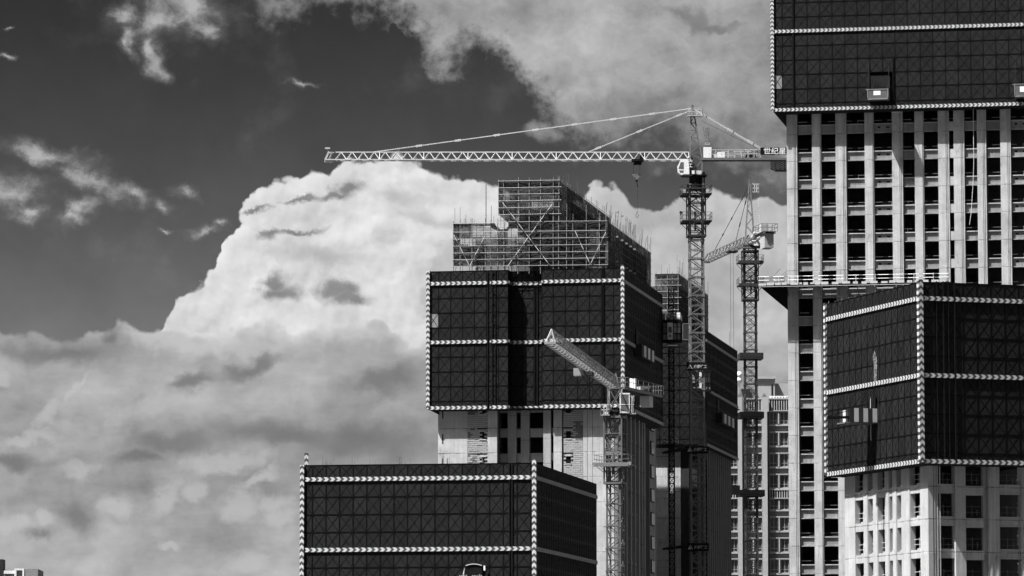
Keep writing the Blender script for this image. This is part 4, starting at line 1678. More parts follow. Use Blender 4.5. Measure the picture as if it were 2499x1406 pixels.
def cab(root, loc, rz, s=1.0, dark=DARK):
    """cab seen from its side; its nose points to local -x"""
    out = [(-.95 * s, .35 * s), (-.55 * s, 0), (.55 * s, 0), (.55 * s, 2.1 * s), (-.6 * s, 2.1 * s), (-1.05 * s, 1.2 * s)]
    b = MB().prism(out, -.6 * s, .6 * s, 0)
    b.box(-.62 * s, -.64 * s, -.14 * s, .9 * s, .64 * s, -.001, 1)
    o = b.build('cab', [WHITE, dark], root, loc, rz)
    for y in (-.61 * s, .61 * s):
        MB().prism([(-.92 * s, .85 * s), (-.4 * s, .8 * s), (-.2 * s, .8 * s), (-.2 * s, 1.75 * s), (-.62 * s, 1.75 * s)], y - .006, y + .006).build('window', GLASSM, o)
        MB().prism([(-.7 * s, .3 * s), (-.25 * s, .3 * s), (-.25 * s, .62 * s), (-.86 * s, .62 * s)], y - .006, y + .006).build('window', GLASSM, o)
    MB().quad((-1.06 * s, -.5 * s, 1.15 * s), (-1.06 * s, .5 * s, 1.15 * s), (-.66 * s, .5 * s, 2.02 * s), (-.66 * s, -.5 * s, 2.02 * s)).build('windscreen', GLASSM, o)
    return o


def text(root, body, size, loc, rot, mat, name='lettering', sx=1.0):
    cu = bpy.data.curves.new(name, 'FONT')
    cu.body = body
    cu.size = size
    cu.extrude = .012
    cu.align_x = 'LEFT'
    cu.offset = .012
    cu.materials.append(mat)
    o = put(name, cu, root, loc, rot=rot)
    o.scale = (sx, 1, 1)
    bpy.context.view_layer.update()
    me = bpy.data.meshes.new_from_object(o.evaluated_get(bpy.context.evaluated_depsgraph_get()))
    bpy.data.objects.remove(o)
    me.materials.clear()
    me.materials.append(mat)
    q = put(name, me, root, loc, rot=rot)
    q.scale = (sx, 1, 1)
    return q


def sign_board(root, rz, w, z, W=2.9, H=1.0, yoff=0):
    """dark maker's board across the mast: a triangle mark and four characters"""
    b = MB().box(-W / 2, -w / 2 - .32 + yoff, z, W / 2, -w / 2 - .24 + yoff, z + H)
    o = b.build('sign_board', BLACK, root, (0, 0, 0), rz)
    y = -w / 2 - .335 + yoff
    gr = bpy.data.materials.get('sign_grey') or simple('sign_grey', .34, .6)
    MB().prism([(-W / 2 + .1, z + .25), (-W / 2 + .6, z + .25), (-W / 2 + .35, z + .72)], y, y + .012).build('triangle_mark', gr, o)
    MB().prism([(-W / 2 + .40, z + .78), (-W / 2 + .46, z + .86), (-W / 2 + .82, z + .25), (-W / 2 + .72, z + .25)], y, y + .012).build('triangle_mark', gr, o)
    text(o, '成都建工', .50, (-W / 2 + .98, y + .005, z + .36), (R(90), 0, 0), gr, sx=.92)
    return o


def flood(root, loc, rz, mat=OFFW):
    b = MB().cyl((0, 0, 0), (0, -.28, -.05), .42, n=10)
    b.cyl((0, .0, -.5), (0, 0, 0), .08, n=6)
    b.build('flood_lamp', mat, root, loc, rz)


def crane_mast(root, x, y, rz, w, z0, z1, h, mat, **kw):
    me = mast_section(w, h, mat, **kw)
    z = z1 - h
    n = 0
    while z > z0:
        put('mast_section', me, root, (x, y, z), rz)
        z -= h
        n += 1
    put('mast_section', me, root, (x, y, z), rz)


def tie(root, p, q, d=.11, joints=(), mat=STEEL_L, sag=0.0):
    b = MB()
    p, q = Vector(p), Vector(q)
    b.bar(p, q, d)
    for u in joints:
        c = p + (q - p) * u
        e = (q - p).normalized() * .45
        b.bar(c - e, c + e, d * 2.1)
    return b.build('tie_bar', mat, root)


def zat(py, dist, px=1250):
    return at(px, py, dist).z


# ---- crane 1, the large one in the middle of the sky
D1 = 590.0
b1 = at(1699, 600, D1)
c1 = thing('tower_crane', 'large tower crane whose long pale jib reaches left across the sky', 'tower crane',
           (b1.x, b1.y, 0), math.pi, 'tower cranes over the site')
w1 = 1.82
zs1 = zat(452, D1)
crane_mast(c1, 0, 0, R(4) - math.pi, w1, 20, zs1, 2.6, STEEL_M, leg=.22, brace=.12)
cage(c1, R(4), w1 / 2 + .28, zat(577, D1), zat(462, D1), STEEL_D)
for q in (474, 540):
    deck_ring(c1, R(4), w1 / 2 + .3, 2.05, zat(q, D1), STEEL_D, 1.7)
b = MB()
b.cyl((0, 0, zs1 - .55), (0, 0, zs1 + .1), 2.5, n=20)
b.cyl((0, 0, zs1 + .1), (0, 0, zat(431, D1)), 1.9, n=20)
b.box(-1.5, -1.2, zat(431, D1), 1.9, 1.2, zat(428, D1))
b.build('slewing_ring', BLACK, c1)
b = MB()
zd = zat(428, D1)
zj = zat(391, D1)
for sx in (-.85, .85):
    for sy in (-.7, .7):
        b.bar((sx, sy, zd), (sx, sy, zj), .16)
for sy in (-.7, .7):
    b.bar((-.85, sy, zd), (.85, sy, zj), .09)
    b.bar((.85, sy, zd), (-.85, sy, zj), .09)
b.build('turret', STEEL_M, c1)
zt1 = zat(264, D1)
hx1 = 4.0 / 17.65 + .3
b = MB()
ap = Vector((hx1, 0, zt1))
for sx, dx in ((.85, 0.08), (-.85, -.18)):
    for sy in (-.7, .7):
        b.bar((sx, sy, zj), (ap.x + dx, sy * .15, zt1), .16)
n = 7
for i in range(n):
    u0, u1 = i / n, (i + 1) / n
    P = lambda s, u, sy: Vector((s, sy, zj)).lerp(Vector((ap.x + (.08 if s > 0 else -.18), sy * .15, zt1)), u)
    for sy in (-.7, .7):
        b.bar(P(.85, u0, sy) if i % 2 else P(-.85, u0, sy), P(-.85, u1, sy) if i % 2 else P(.85, u1, sy), .08)
        b.bar(P(.85, u1, sy), P(-.85, u1, sy), .06)
b.cyl((ap.x - .1, -.3, zt1 + .25), (ap.x - .1, .3, zt1 + .25), .38, n=10)
b.build('tower_head', STEEL_M, c1)
b = MB()
zz = zat(283, D1)
b.box(-.9, -.8, zz - .1, 1.25, .8, zz)
railing(b, -.9, -.8, 1.25, .8, zz, 1.0, .05)
b.build('head_platform', STEEL_L, c1)
b = MB()
for z_ in range(12):
    zz = zat(352 - z_ * 3.6, D1)
    b.bar((-1.35, -.3, zz), (-1.95, -.3, zz), .05)
b.bar((-1.35, -.3, zat(352, D1)), (-1.1, -.3, zat(309, D1)), .05)
b.bar((-1.95, -.3, zat(352, D1)), (-1.7, -.3, zat(309, D1)), .05)
b.build('ladder_guard', STEEL_L, c1)
# jib: seven sections and a nose
xr0 = .95
L1 = (1681 - 787) / 17.65
hj = zat(371.5, D1) - zj
nsec = 8
Ls = (L1 - 1.4) / nsec
js = jib_section(Ls, 4, 1.25, hj, STEEL_L, .15, .085)
for i in range(nsec):
    put('jib_section', js, c1, (xr0 + i * Ls, 0, zj))
b = MB()
xe1 = xr0 + nsec * Ls
for s in (-.6, .6):
    b.bar((xe1, s, 0), (xe1 + 1.5, s, 0), .15)
    b.bar((xe1, 0, hj), (xe1 + 1.0, s, hj), .1)
    b.bar((xe1 + 1.0, s, hj), (xe1 + 1.5, s, .0), .12)
    b.bar((xe1 + .5, s, hj), (xe1 + 1.0, s, .0), .07)
b.box(xe1 + .4, -.6, -.3, xe1 + 1.55, .6, .1)
b.bar((xe1 + 1.1, 0, hj), (xe1 + 1.2, 0, hj + .5), .06)
b.box(xe1 + .8, -.2, hj + .45, xe1 + 1.5, .2, hj + .65)
b.build('jib_nose', STEEL_L, c1, (0, 0, zj))
apx = (ap.x + .1, 0, zt1 - .05)
tie(c1, apx, (xr0 + (1681 - 902) / 17.65, 0, zj + hj), .13, [k / 8.2 for k in range(1, 8)])
tie(c1, (apx[0], 0, apx[2] - .25), (xr0 + (1681 - 1432) / 17.65, 0, zj + hj), .13, (.12, .5, .9))
lens = 13.2
for s in (-.6, .6):
    tie(c1, (ap.x - .2, s * .3, zt1 - .1), (-(1858 - 1699) / 17.65, s, zat(362, D1)), .11, (.15, .55, .85))
MB().cyl((-.8, 0, zat(295, D1)), (-(1850 - 1699) / 17.65, 0, zat(362, D1)), .035, n=4).build('luff_rope', DARK, c1)
# counter jib
zb1 = zat(392.5, D1)
b = MB()
xb1, xb2 = -(1712 - 1699) / 17.65, -(1935 - 1699) / 17.65
for s in (-.75, .75):
    b.box(xb2, s - .12, zb1, xb1, s + .12, zb1 + .32)
b.box(xb2, -.62, zb1 + .2, xb1, .62, zb1 + .3)
b.build('counter_jib', STEEL_M, c1)
b = MB()
zr1 = zb1 + .33
for s in (-.85, .85):
    for h in (.5, 1.1):
        b.bar((-9.0, s, zr1 + h), (-1.8, s, zr1 + h), .06)
    x = -9.0
    while x < -1.7:
        b.bar((x, s, zr1), (x, s, zr1 + 1.1), .06)
        x += .9
b.build('counter_jib_rail', STEEL_L, c1)
MB().box(-(1737 - 1699) / 17.65, -.6, zr1, -(1717.5 - 1699) / 17.65, .6, zat(360.5, D1)).build('electric_box', WHITE, c1)
MB().box(-(1770 - 1699) / 17.65, -.5, zr1, -(1752 - 1699) / 17.65, .5, zat(372.5, D1)).build('electric_box', WHITE, c1)
MB().box(-(1752 - 1699) / 17.65, -.5, zr1, -(1743 - 1699) / 17.65, .5, zat(378, D1)).build('electric_box', OFFW, c1)
b = MB()
zw = zat(377, D1)
b.cyl((-(1847 - 1699) / 17.65, -.4, zw), (-(1822 - 1699) / 17.65, -.4, zw), .55, n=12)
b.box(-(1849 - 1699) / 17.65, -.8, zr1, -(1820 - 1699) / 17.65, .3, zr1 + .2)
b.build('winch', DARK, c1)
b = MB()
railing(b, -(1850 - 1699) / 17.65, -.85, -(1818 - 1699) / 17.65, .85, zr1, 1.15, .05)
b.build('winch_guard', STEEL_L, c1)
sx0, sx1 = -(1936 - 1699) / 17.65, -(1857 - 1699) / 17.65
sb = MB().box(sx0, .86, zat(380, D1), sx1, .94, zat(362.5, D1)).build('sign_board', BLACK, c1)
text(sb, '世纪星', 1.0, (sx1 - .42, .955, zat(377.4, D1)), (R(90), 0, R(180)), WHITE, sx=1.06)
b = MB()
g = random.Random(12)
x = -(1883 - 1699) / 17.65
for k in range(5):
    x0 = x - .62
    b.prism([(x0, zb1 - 1.45 + .12 * (k == 0)), (x - .04, zb1 - 1.45 + (.35 if k == 0 else 0)), (x - .04, zb1 - .05), (x0, zb1 - .05)], -.75, .75, 0)
    for j in range(5):
        zz = zb1 - 1.35 + j * .27
        b.bar((x0 + .02, .78, zz), (x - .06, .78, zz + .3), .07, m=1)
    x = x0
b.build('counterweight', [DARK, STEEL_M], c1)
cb = cab(c1, ((1699 - 1672) / 17.65, .55, zat(429.5, D1)), math.pi, 1.02)
# black banner with characters and cables beside the cab
b = MB().prism([(.25, zd + .1), (.85, zd), (1.15, zd + 2.3), (.5, zd + 2.35)], .95, 1.2)
b.build('cab_banner', BLACK, c1)
text(c1, '庆', .62, (.98 + .14, 1.215, zd + 1.72), (R(90), 0, R(180)), WHITE)
text(c1, '工', .62, (.98 + .14, 1.215, zd + 1.0), (R(90), 0, R(180)), WHITE)
MB().box(-.75, .75, zd + .03, .05, .95, zd + .55).build('fuse_box', OFFW, c1)
MB().box(.25, 1.22, zd + .02, .6, 1.4, zd + .5).build('fuse_box', WHITE, c1)
b = MB()
for k in range(5):
    b.cyl((-1.0 - .05 * k, .5, zd + .4), (-1.2, .4, zs1 - 2.6), .06, n=5)
b.build('cable_loop', BLACK, c1)
flood(c1, ((1699 - 1660.5) / 17.65, 1.6, zat(522, D1)), math.pi, DARK)
# trolley, hoist ropes and hook
tr = put('trolley', None, c1, ((1699 - 1554) / 17.65, 0, zj))
b = MB()
b.box(-.9, -.75, -.22, .75, .75, .08)
b.box(-.65, -.4, -.65, .45, .4, -.22)
b.cyl((-.75, -.3, .35), (-.75, .3, .35), .75, n=12)
b.cyl((-.4, .5, -.3), (-.4, .6, -.3), .4, n=10)
b.build('trolley_frame', BLACK, tr)
zh = zat(426, D1) - zj
MB().cyl((-.42, 0, -.6), (-.42, 0, zh), .05, n=4).build('hoist_rope', DARK, tr)
MB().cyl((.5, 0, -.6), (.5, 0, zh), .05, n=4).build('hoist_rope', DARK, tr)
b = MB()
for s in (-.14, .14):
    b.prism([(-.6, zh), (-.58, zh + .06), (.66, zh + .06), (.68, zh), (.66, zh - .12), (.08, zh - .72), (-.02, zh - .72), (-.58, zh - .12)], s - .02, s + .02)
b.cyl((.03, -.1, zh - .9), (.03, .1, zh - .9), .34, n=10, m=1)
b.cyl((.0, 0, zh - 1.1), (-.06, 0, zh - 1.75), .12, m=1, n=6)
b.build('hook_block', [STEEL_M, BLACK], tr)
b = MB()
zc_ = zh - 1.75
ze = zat(517, D1) - zj
k = 0
while zc_ > ze:
    b.bar((-.06 + .03 * (k % 2), 0, zc_), (-.06 - .03 * (k % 2), 0, zc_ - .3), .05)
    zc_ -= .42
    k += 1
last = Vector((-.02, 0, ze))
for a in range(9):
    t = a / 8 * math.pi * 1.1
    q = Vector((.08 + .17 * math.cos(t) - .1, 0, ze - .35 - .38 * math.sin(t) - .1))
    b.bar(last, q, .06)
    last = q
b.build('chain_and_hook', DARK, tr)
sign_board(c1, R(0) - math.pi, w1, zat(906, D1), 2.9, 1.15)
sign_board(c1, R(0) - math.pi, w1, zat(1108, D1), 3.0, .95)
sign_board(c1, R(0) - math.pi, w1, zat(1346, D1), 3.0, 1.1)
b = MB()
for q in (1090, 1330):
    zz = zat(q, D1)
    b.bar((1.0, 0, zz), (4.2, -14, zz), .28)
    b.bar((-1.0, 0, zz), (4.0, -14, zz), .28)
o = b.build('wall_tie', BLACK, c1)
o['kind'] = 'stuff'

# ---- crane 2, further off, jib pointing away from the viewer
D2 = 690.0
k2 = F / D2
b2 = at(1830, 600, D2)
ja = math.atan2(29.0, -5.6)
c2 = thing('tower_crane', 'distant tower crane with a pointed head, its short-looking jib aimed away to the left', 'tower crane',
           (b2.x, b2.y, 0), ja, 'tower cranes over the site')
w2 = 1.85
z2 = lambda q: zat(q, D2)
crane_mast(c2, 0, 0, R(3) - ja, w2, 20, z2(604), 2.8, STEEL_D, leg=.22, brace=.10, xx=True)
cage(c2, R(3) - ja, w2 / 2 + .3, z2(733), z2(614), STEEL_D)
for q, W in ((641, 2.05), (697, 2.0)):
    deck_ring(c2, R(3) - ja, w2 / 2 + .32, W, z2(q), STEEL_D, 1.8)
for q, W in ((878, 1.9), (1022, 1.95), (1212, 2.0)):
    b = MB()
    b.box(-W, -W, z2(q), W, W, z2(q) + .3)
    b.box(-W, -W - .02, z2(q) + .3, W, -W + .05, z2(q) + 1.0)
    b.box(-W, W - .05, z2(q) + .3, W, W, z2(q) + 1.0)
    b.box(-W, -W + .05, z2(q) + .3, -W + .05, W - .05, z2(q) + 1.0)
    b.build('tie_collar', BLACK if q > 900 else DARK, c2, (0, 0, 0), R(3) - ja)
b = MB()
b.box(-3.6, -1.5, z2(1208), -1.9, -1.4, z2(1186))
for q in (1206, 1000, 1010):
    b.bar((-1.8, 0, z2(q)), (-9, 3, z2(q)), .22)
b.build('wall_tie', BLACK, c2, (0, 0, 0), -ja)
MB().cyl((0, 0, z2(606)), (0, 0, z2(598)), 2.3, n=18).build('slewing_ring', DARK, c2)
zj2 = z2(592)
b = MB()
za2 = z2(449)
for sx in (-.8, .8):
    for sy in (-.8, .8):
        b.bar((sx, sy, z2(600)), (0 + sx * .1, sy * .12, za2), .17)
n = 7
for i in range(n):
    for sy in (-.8, .8):
        P = lambda s, u: Vector((s, sy, zj2)).lerp(Vector((s * .1, sy * .12, za2)), u)
        b.bar(P(.8 if i % 2 else -.8, i / n), P(-.8 if i % 2 else .8, (i + 1) / n), .09)
        Q = lambda s, u: Vector((sy, s, zj2)).lerp(Vector((sy * .1, s * .12, za2)), u)
        b.bar(Q(.8 if i % 2 else -.8, i / n), Q(-.8 if i % 2 else .8, (i + 1) / n), .09)
b.cyl((0, 0, za2), (0, 0, za2 + .7), .2, n=6)
b.build('tower_head', STEEL_M, c2, (0, 0, 0), -ja)
b = MB()
b.box(.45, -.6, z2(469) - .1, 1.55, .6, z2(469))
railing(b, .45, -.6, 1.55, .6, z2(469), 1.3, .06)
for k in range(12):
    b.bar((1.0, -.3, z2(545 - k * 6)), (1.6, -.3, z2(545 - k * 6)), .04)
b.bar((1.6, -.3, z2(545)), (1.35, -.3, z2(475)), .05)
b.build('head_platform', OFFW, c2, (0, 0, 0), -ja)
Lj2 = 29.0
js2 = jib_section(7.1, 3, 1.35, 1.3, STEEL_M, .14, .075)
for i in range(4):
    put('jib_section', js2, c2, (.9 + i * 7.1, 0, zj2))
b = MB()
for s in (-.67, .67):
    b.bar((29.3, s, 0), (30.6, s * .8, 0), .14)
    b.bar((29.3, 0, 1.3), (30.6, s * .8, 0), .10)
b.box(29.9, -.6, -.15, 30.7, .6, .1)
b.build('jib_nose', STEEL_M, c2, (0, 0, zj2))
tie(c2, (0, 0, za2 - .2), (24.5, 0, zj2 + 1.3), .07, (.2, .5, .75), DARK)
tie(c2, (0, 0, za2 - .4), (9.5, 0, zj2 + 1.3), .07, (.3, .7), DARK)
tr2 = MB()
tr2.box(11.2, -.8, -.35, 13.2, .8, -.1)
tr2.build('trolley', DARK, c2, (0, 0, zj2))
MB().cyl((12, .3, zj2 - .3), (12, .3, zj2 - 21), .04, n=4).build('hoist_rope', DARK, c2)
MB().cyl((12.5, -.3, zj2 - .3), (12.5, -.3, zj2 - 21), .04, n=4).build('hoist_rope', DARK, c2)
b = MB()
for s in (-.85, .85):
    b.bar((-.8, s * .6, zj2 + .2), (-13, s, zj2 + .2), .3)
b.box(-13, -1.1, zj2 + .3, -6.5, 1.1, zj2 + .42)
railing(b, -13, -1.3, -7.0, 1.3, zj2 + .42, 1.2, .06)
b.build('counter_jib', STEEL_M, c2)
MB().box(-9.6, -.7, zj2 + .43, -8.2, .5, zj2 + 1.9).build('winch_box', BLOCK, c2)
b = MB()
for k in range(4):
    b.box(-12.6 + k * .72, -.75, zj2 - 2.2, -11.94 + k * .72, .75, zj2 + .1)
b.build('counterweight', BLOCK, c2)
cab(c2, (-1.75, -.9, z2(603)), -ja, 1.15)
MB().box(-2.5, -1.4, z2(605) - .2, 2.2, -.9, z2(605)).build('cab_deck', STEEL_M, c2, (0, 0, 0), -ja)
b = MB()
railing(b, .9, -1.3, 2.1, .9, z2(604), 1.3, .05)
b.build('deck_rail', OFFW, c2, (0, 0, 0), -ja)

# ---- crane 3, in front of the middle tower, jib pointing at the viewer
D3 = 505.0
b3 = at(1501, 1000, D3)
ja3 = math.atan2(-62.0, -8.3)
c3 = thing('tower_crane', 'flat-topped tower crane before the middle tower, its jib slanting up towards the viewer', 'tower crane',
           (b3.x, b3.y, 0), ja3, 'tower cranes over the site')
w3 = 1.62
z3 = lambda q: zat(q, D3)
my = R(-16)
crane_mast(c3, 0, 0, my - ja3, w3, 10, z3(1016), 2.62, STEEL_C, leg=.19, brace=.10)
cage(c3, my - ja3, w3 / 2 + .26, z3(1180), z3(1019), STEEL_C)
deck_ring(c3, my - ja3, w3 / 2 + .28, 2.1, z3(1134), STEEL_M, 1.75)
deck_ring(c3, my - ja3, w3 / 2 + .2, 1.05, z3(1106), STEEL_M, 1.05)
for q in (1449, 1536):
    p = at(q, 1131, D3 - 2)
    R3 = Matrix.Rotation(-ja3, 3, 'Z')
    flood(c3, R3 @ Vector((p.x - b3.x, p.y - b3.y, p.z)), -ja3, OFFW)
b = MB()
b.cyl((0, 0, z3(1018)), (0, 0, z3(1006)), 2.0, n=18)
b.box(-1.1, -1.1, z3(1006), 1.1, 1.1, z3(1003))
b.build('slewing_ring', DARK, c3)
zj3 = z3(948)
b = MB()
for sx in (-.75, .75):
    for sy in (-.75, .75):
        b.bar((sx, sy, z3(1003)), (sx, sy, zj3 + .05), .15)
        b.bar((sx, sy, z3(1003)), (-sx, sy, zj3), .07)
        b.bar((sx, sy, z3(1003)), (sx, -sy, zj3), .07)
b.build('turret', STEEL_M, c3)
Lj3 = 62.0
js3 = jib_section(7.55, 3, 1.3, 1.5, STEEL_J, .13, .05)
for i in range(8):
    put('jib_section', js3, c3, (.6 + i * 7.55, 0, zj3))
b = MB()
for s in (-.65, .65):
    b.bar((0, s, 0), (1.1, s * .7, .05), .15)
    b.bar((0, 0, 1.5), (1.1, s * .7, .05), .1)
    b.bar((0, s, 0), (0, 0, 1.5), .1)
b.box(.5, -.6, -.15, 1.2, .6, .1)
b.build('jib_nose', STEEL_J, c3, (.6 + 8 * 7.55, 0, zj3))
b = MB()
b.bar((-.8, -.4, zj3 + .1), (-.8, 0, zj3 + 1.9), .12)
b.bar((-.8, .4, zj3 + .1), (-.8, 0, zj3 + 1.9), .12)
b.build('tower_head', STEEL_M, c3)
b = MB()
cj = Matrix.Rotation(R(-8), 3, 'Z')
for s in (-.9, .9):
    b.bar((-.5, s, 0), (-15.5, s, 0), .26)
for k in range(14):
    b.bar((-1.0 - k * 1.05, -.9, 0), (-1.8 - k * 1.05, .9, 0), .08)
b.box(-15.3, -1.0, .12, -2.0, 1.0, .2)
railing(b, -15.4, -1.15, -1.5, 1.15, .2, 1.1, .05, n=7)
cjo = b.build('counter_jib', STEEL_M, c3, (0, 0, zj3 + .1), R(-12))
MB().box(-7.3, -.35, .21, -6.7, .35, 1.6).build('electric_box', WHITE, cjo)
MB().box(-10.2, -.6, .21, -9.2, .2, .8).build('electric_box', STEEL_L, cjo)
b = MB().cyl((-12.2, -.6, .7), (-12.2, .6, .7), .8, n=12)
b.build('winch', DARK, cjo)
b = MB()
for k in range(3):
    b.box(-12.9 + k * .5, -.6, -1.5, -12.45 + k * .5, .6, -.16)
b.build('counterweight', STEEL_L, cjo)
# glazed cab to the right of the turret
cw = at(1525, 985, D3 - 1.5)
cl = Matrix.Rotation(-ja3, 3, 'Z') @ Vector((cw.x - b3.x, cw.y - b3.y, 0))
zc3, hc3 = z3(1011), 2.35
b = MB()
for x in (-.55, .5):
    for y in (-.7, .7):
        b.box(x - .05, y - .05, 0, x + .05, y + .05, hc3)
for z in (0, .95, hc3 - .16):
    b.box(-.62, -.77, z, .57, .77, z + (.16 if z != .95 else .08))
co = b.build('cab', WHITE, c3, (cl.x, cl.y, zc3), -ja3)
MB().box(-.49, -.74, .16, .44, -.72, hc3 - .17).build('window', GLASSM, co)
MB().box(-.49, .72, .16, .44, .74, hc3 - .17).build('window', GLASSM, co)
MB().box(-.3, -.3, .17, .2, .5, .9).build('operator_seat', DARK, co)
b = MB()
railing(b, .6, -.7, 1.1, .7, 0, 2.0, .06)
b.box(.6, -.7, -.12, 1.3, .7, 0)
b.build('cab_platform', OFFW, co)
b = MB()
lw_ = at(1477, 1003, D3 - 1)
ll = Matrix.Rotation(-ja3, 3, 'Z') @ Vector((lw_.x - b3.x, lw_.y - b3.y, 0))
b.box(-.5, -.6, -.1, .55, .6, 0)
railing(b, -.5, -.6, .5, .6, 0, 1.2, .06)
b.box(-.2, -.4, 0, .35, .2, .35)
b.build('side_platform', OFFW, c3, (ll.x, ll.y, z3(1014)), -ja3)
zz = zj3 - .3
MB().box(24.6, -.9, -.55, 26.4, .3, -.12).build('trolley', DARK, c3, (0, 0, zj3))
MB().box(30.5, -1.2, -1.0, 31.6, -.4, -.15).build('jib_winch', STEEL_J, c3, (0, 0, zj3))
MB().cyl((25.2, .2, zj3 - .5), (25.2, .2, 20), .035, n=4).build('hoist_rope', BLACK, c3)
MB().cyl((25.9, -.3, zj3 - .5), (25.9, -.3, 20), .035, n=4).build('hoist_rope', BLACK, c3)


# ================================================================== hoists
def hoist(px, dist, ytop, ybot, W, label, mast_top, mx, logo=False, group='construction hoists between the towers'):
    p = at(px, ybot, dist)
    H = zat(ytop, dist) - p.z
    t = thing('construction_hoist', label, 'hoist', (p.x, p.y, p.z), R(-8), group)
    b = MB()
    D = 1.6
    for x in (-W / 2, -W / 2 + W * .2, -W / 2 + W * .4, W / 2 - W * .34, W / 2 - W * .17, W / 2):
        b.box(x - .05, -.06, 0, x + .05, .06, H)
    for z in (-.35, H * .33, H * .72, H):
        hh = .35 if z in (-.35, H) else .06
        b.box(-W / 2 - .08, -.08, z, W / 2 + .08, .1, z + hh)
    b.box(-W / 2, .1, -.35, W / 2, D, -.05)
    b.box(-W / 2, .1, H + .05, W / 2, D, H + .3)
    b.box(-W / 2, D, -.05, W / 2, D + .05, H)
    o = b.build('cage_frame', BLACK, t)
    gr = bpy.data.materials.get('hoist_mesh_grey') or simple('hoist_mesh_grey', .16, .7, var=.3)
    cells = [(-W / 2 + .06, -W / 2 + W * .19), (-W / 2 + W * .21, -W / 2 + W * .39), (W / 2 - W * .33, W / 2 - W * .18), (W / 2 - W * .16, W / 2 - .06)]
    for i, (a, c) in enumerate(cells):
        MB().box(a, .11, .02, c, .13, H * .32).build('side_sheet', gr, t)
        MB().box(a, .5, H * .40, c, .52, H - .05).build('side_sheet', gr if i < 2 else OFFW, t)
    d = MB().box(-W / 2 + W * .41, -.16, 0, W / 2 - W * .35, -.1, H - .05).build('door', OFFW, t)
    dw = (W / 2 - W * .35) - (-W / 2 + W * .41)
    cx = (-W / 2 + W * .41 + W / 2 - W * .35) / 2
    MB().box(cx - dw * .32, -.18, H * .4, cx + dw * .32, -.165, H * .74).build('window', GLASSM, d)
    if logo:
        b = MB()
        for k in range(12):
            a0, a1 = 2 * math.pi * k / 12, 2 * math.pi * (k + 1) / 12
            b.quad((cx + .13 * math.cos(a0), -.17, H * .2 + .13 * math.sin(a0)), (cx + .17 * math.cos(a0), -.17, H * .2 + .17 * math.sin(a0)),
                   (cx + .17 * math.cos(a1), -.17, H * .2 + .17 * math.sin(a1)), (cx + .13 * math.cos(a1), -.17, H * .2 + .13 * math.sin(a1)))
        b.poly([(cx - .1, -.171, H * .2 - .06), (cx + .1, -.171, H * .2 - .06), (cx, -.171, H * .2 + .24)])
        b.build('round_emblem', BLACK, d)
    # mast
    xm = mx
    zt_ = zat(mast_top, dist) - p.z
    me = MB()
    for sx in (-.33, .33):
        for sy in (-.33, .33):
            me.box(sx - .06, sy - .06, 0, sx + .06, sy + .06, 1.5)
    for s in (-.33, .33):
        for z in (.0, .75):
            me.bar((-.33, s, z), (.33, s, z), .11)
            me.bar((s, -.33, z), (s, .33, z), .11)
        me.bar((-.33, s, 0), (.33, s, .75), .05)
        me.bar((.33, s, 0), (-.33, s, .75), .05)
        me.bar((-.33, s, .75), (.33, s, 1.5), .05)
        me.bar((.33, s, .75), (-.33, s, 1.5), .05)
    me = me.mesh('hoist_mast_section', BLACK)
    z = zt_
    while z > -p.z + 20:
        z -= 1.5
        put('mast_section', me, t, (xm, D + .6, z))
    return t, W, H


t, W, H = hoist(1634, 553, 787, 829, 2.95, 'hoist cage with a pale door and dark mesh sides, below the rear scaffolding', 700, .0, True)
MB().box(W / 2 - .55, .2, H + .31, W / 2 - .1, .6, H + 1.3).build('electric_box', WHITE, t)
MB().box(-W / 2 + .35, .3, H + .31, -W / 2 + .85, .7, H + 1.2).build('electric_box', bpy.data.materials['hoist_mesh_grey'], t)
b = MB()
g = random.Random(33)
for k in range(3):
    zz = H + .75 + k * .42
    b.cyl((-.35, .2, zz), (-.05, .2, zz + .05), .26, n=8)
    b.cyl((.55, .25, zz + .1), (.7, .25, zz + .1), .2, n=8, m=1)
b.build('drive_motor', [OFFW, STEEL_L], t)
b = MB()
railing(b, -.4, .0, W / 2, 1.5, H + .3, .7, .045)
b.build('roof_rail', TUBE, t)
b = MB()
b.box(-W / 2 - .1, -.3, -1.05, W / 2 + .3, .2, -.95)
b.build('landing_step', DARK, t)
MB().box(-.2, -.35, -.86, 1.0, -.25, -.72).build('loose_plank', WHITE, t)
hoist(1711, 612, 908, 950, 2.7, 'second hoist cage partly behind the main crane mast, its right side lit', 880, .2)
hm = thing('hoist_platform', 'dark landing frame spanning the gap below the first hoist', 'platform', tuple(at(1638, 1084, 556)), R(-8))
b = MB()
b.box(-1.6, -.2, -.5, 1.6, .4, .0)
b.box(1.6, -.1, -.25, 3.6, .2, -.05)
b.build('landing_beam', DARK, hm)
b = MB()
railing(b, -1.2, -.2, .9, .3, 0, .7, .05)
b.build('landing_rail', OFFW, hm)

# light curtain by the hoist: a slim lit door beside the crane mast
dr_ = thing('landing_gate', 'narrow framed landing gate between the first hoist and the main crane mast', 'gate', tuple(at(1674, 829, 575)), 0)
b = MB()
for x in (-.42, .42):
    b.box(x - .05, 0, 0, x + .05, .08, 2.15)
b.box(-.42, 0, 2.1, .42, .08, 2.2)
b.box(-.42, 0, -.05, .42, .08, .05)
b.build('gate_frame', STEEL_M, dr_)
MB().box(-.37, .03, .05, .37, .05, 2.1).build('gate_infill', DARK, dr_)


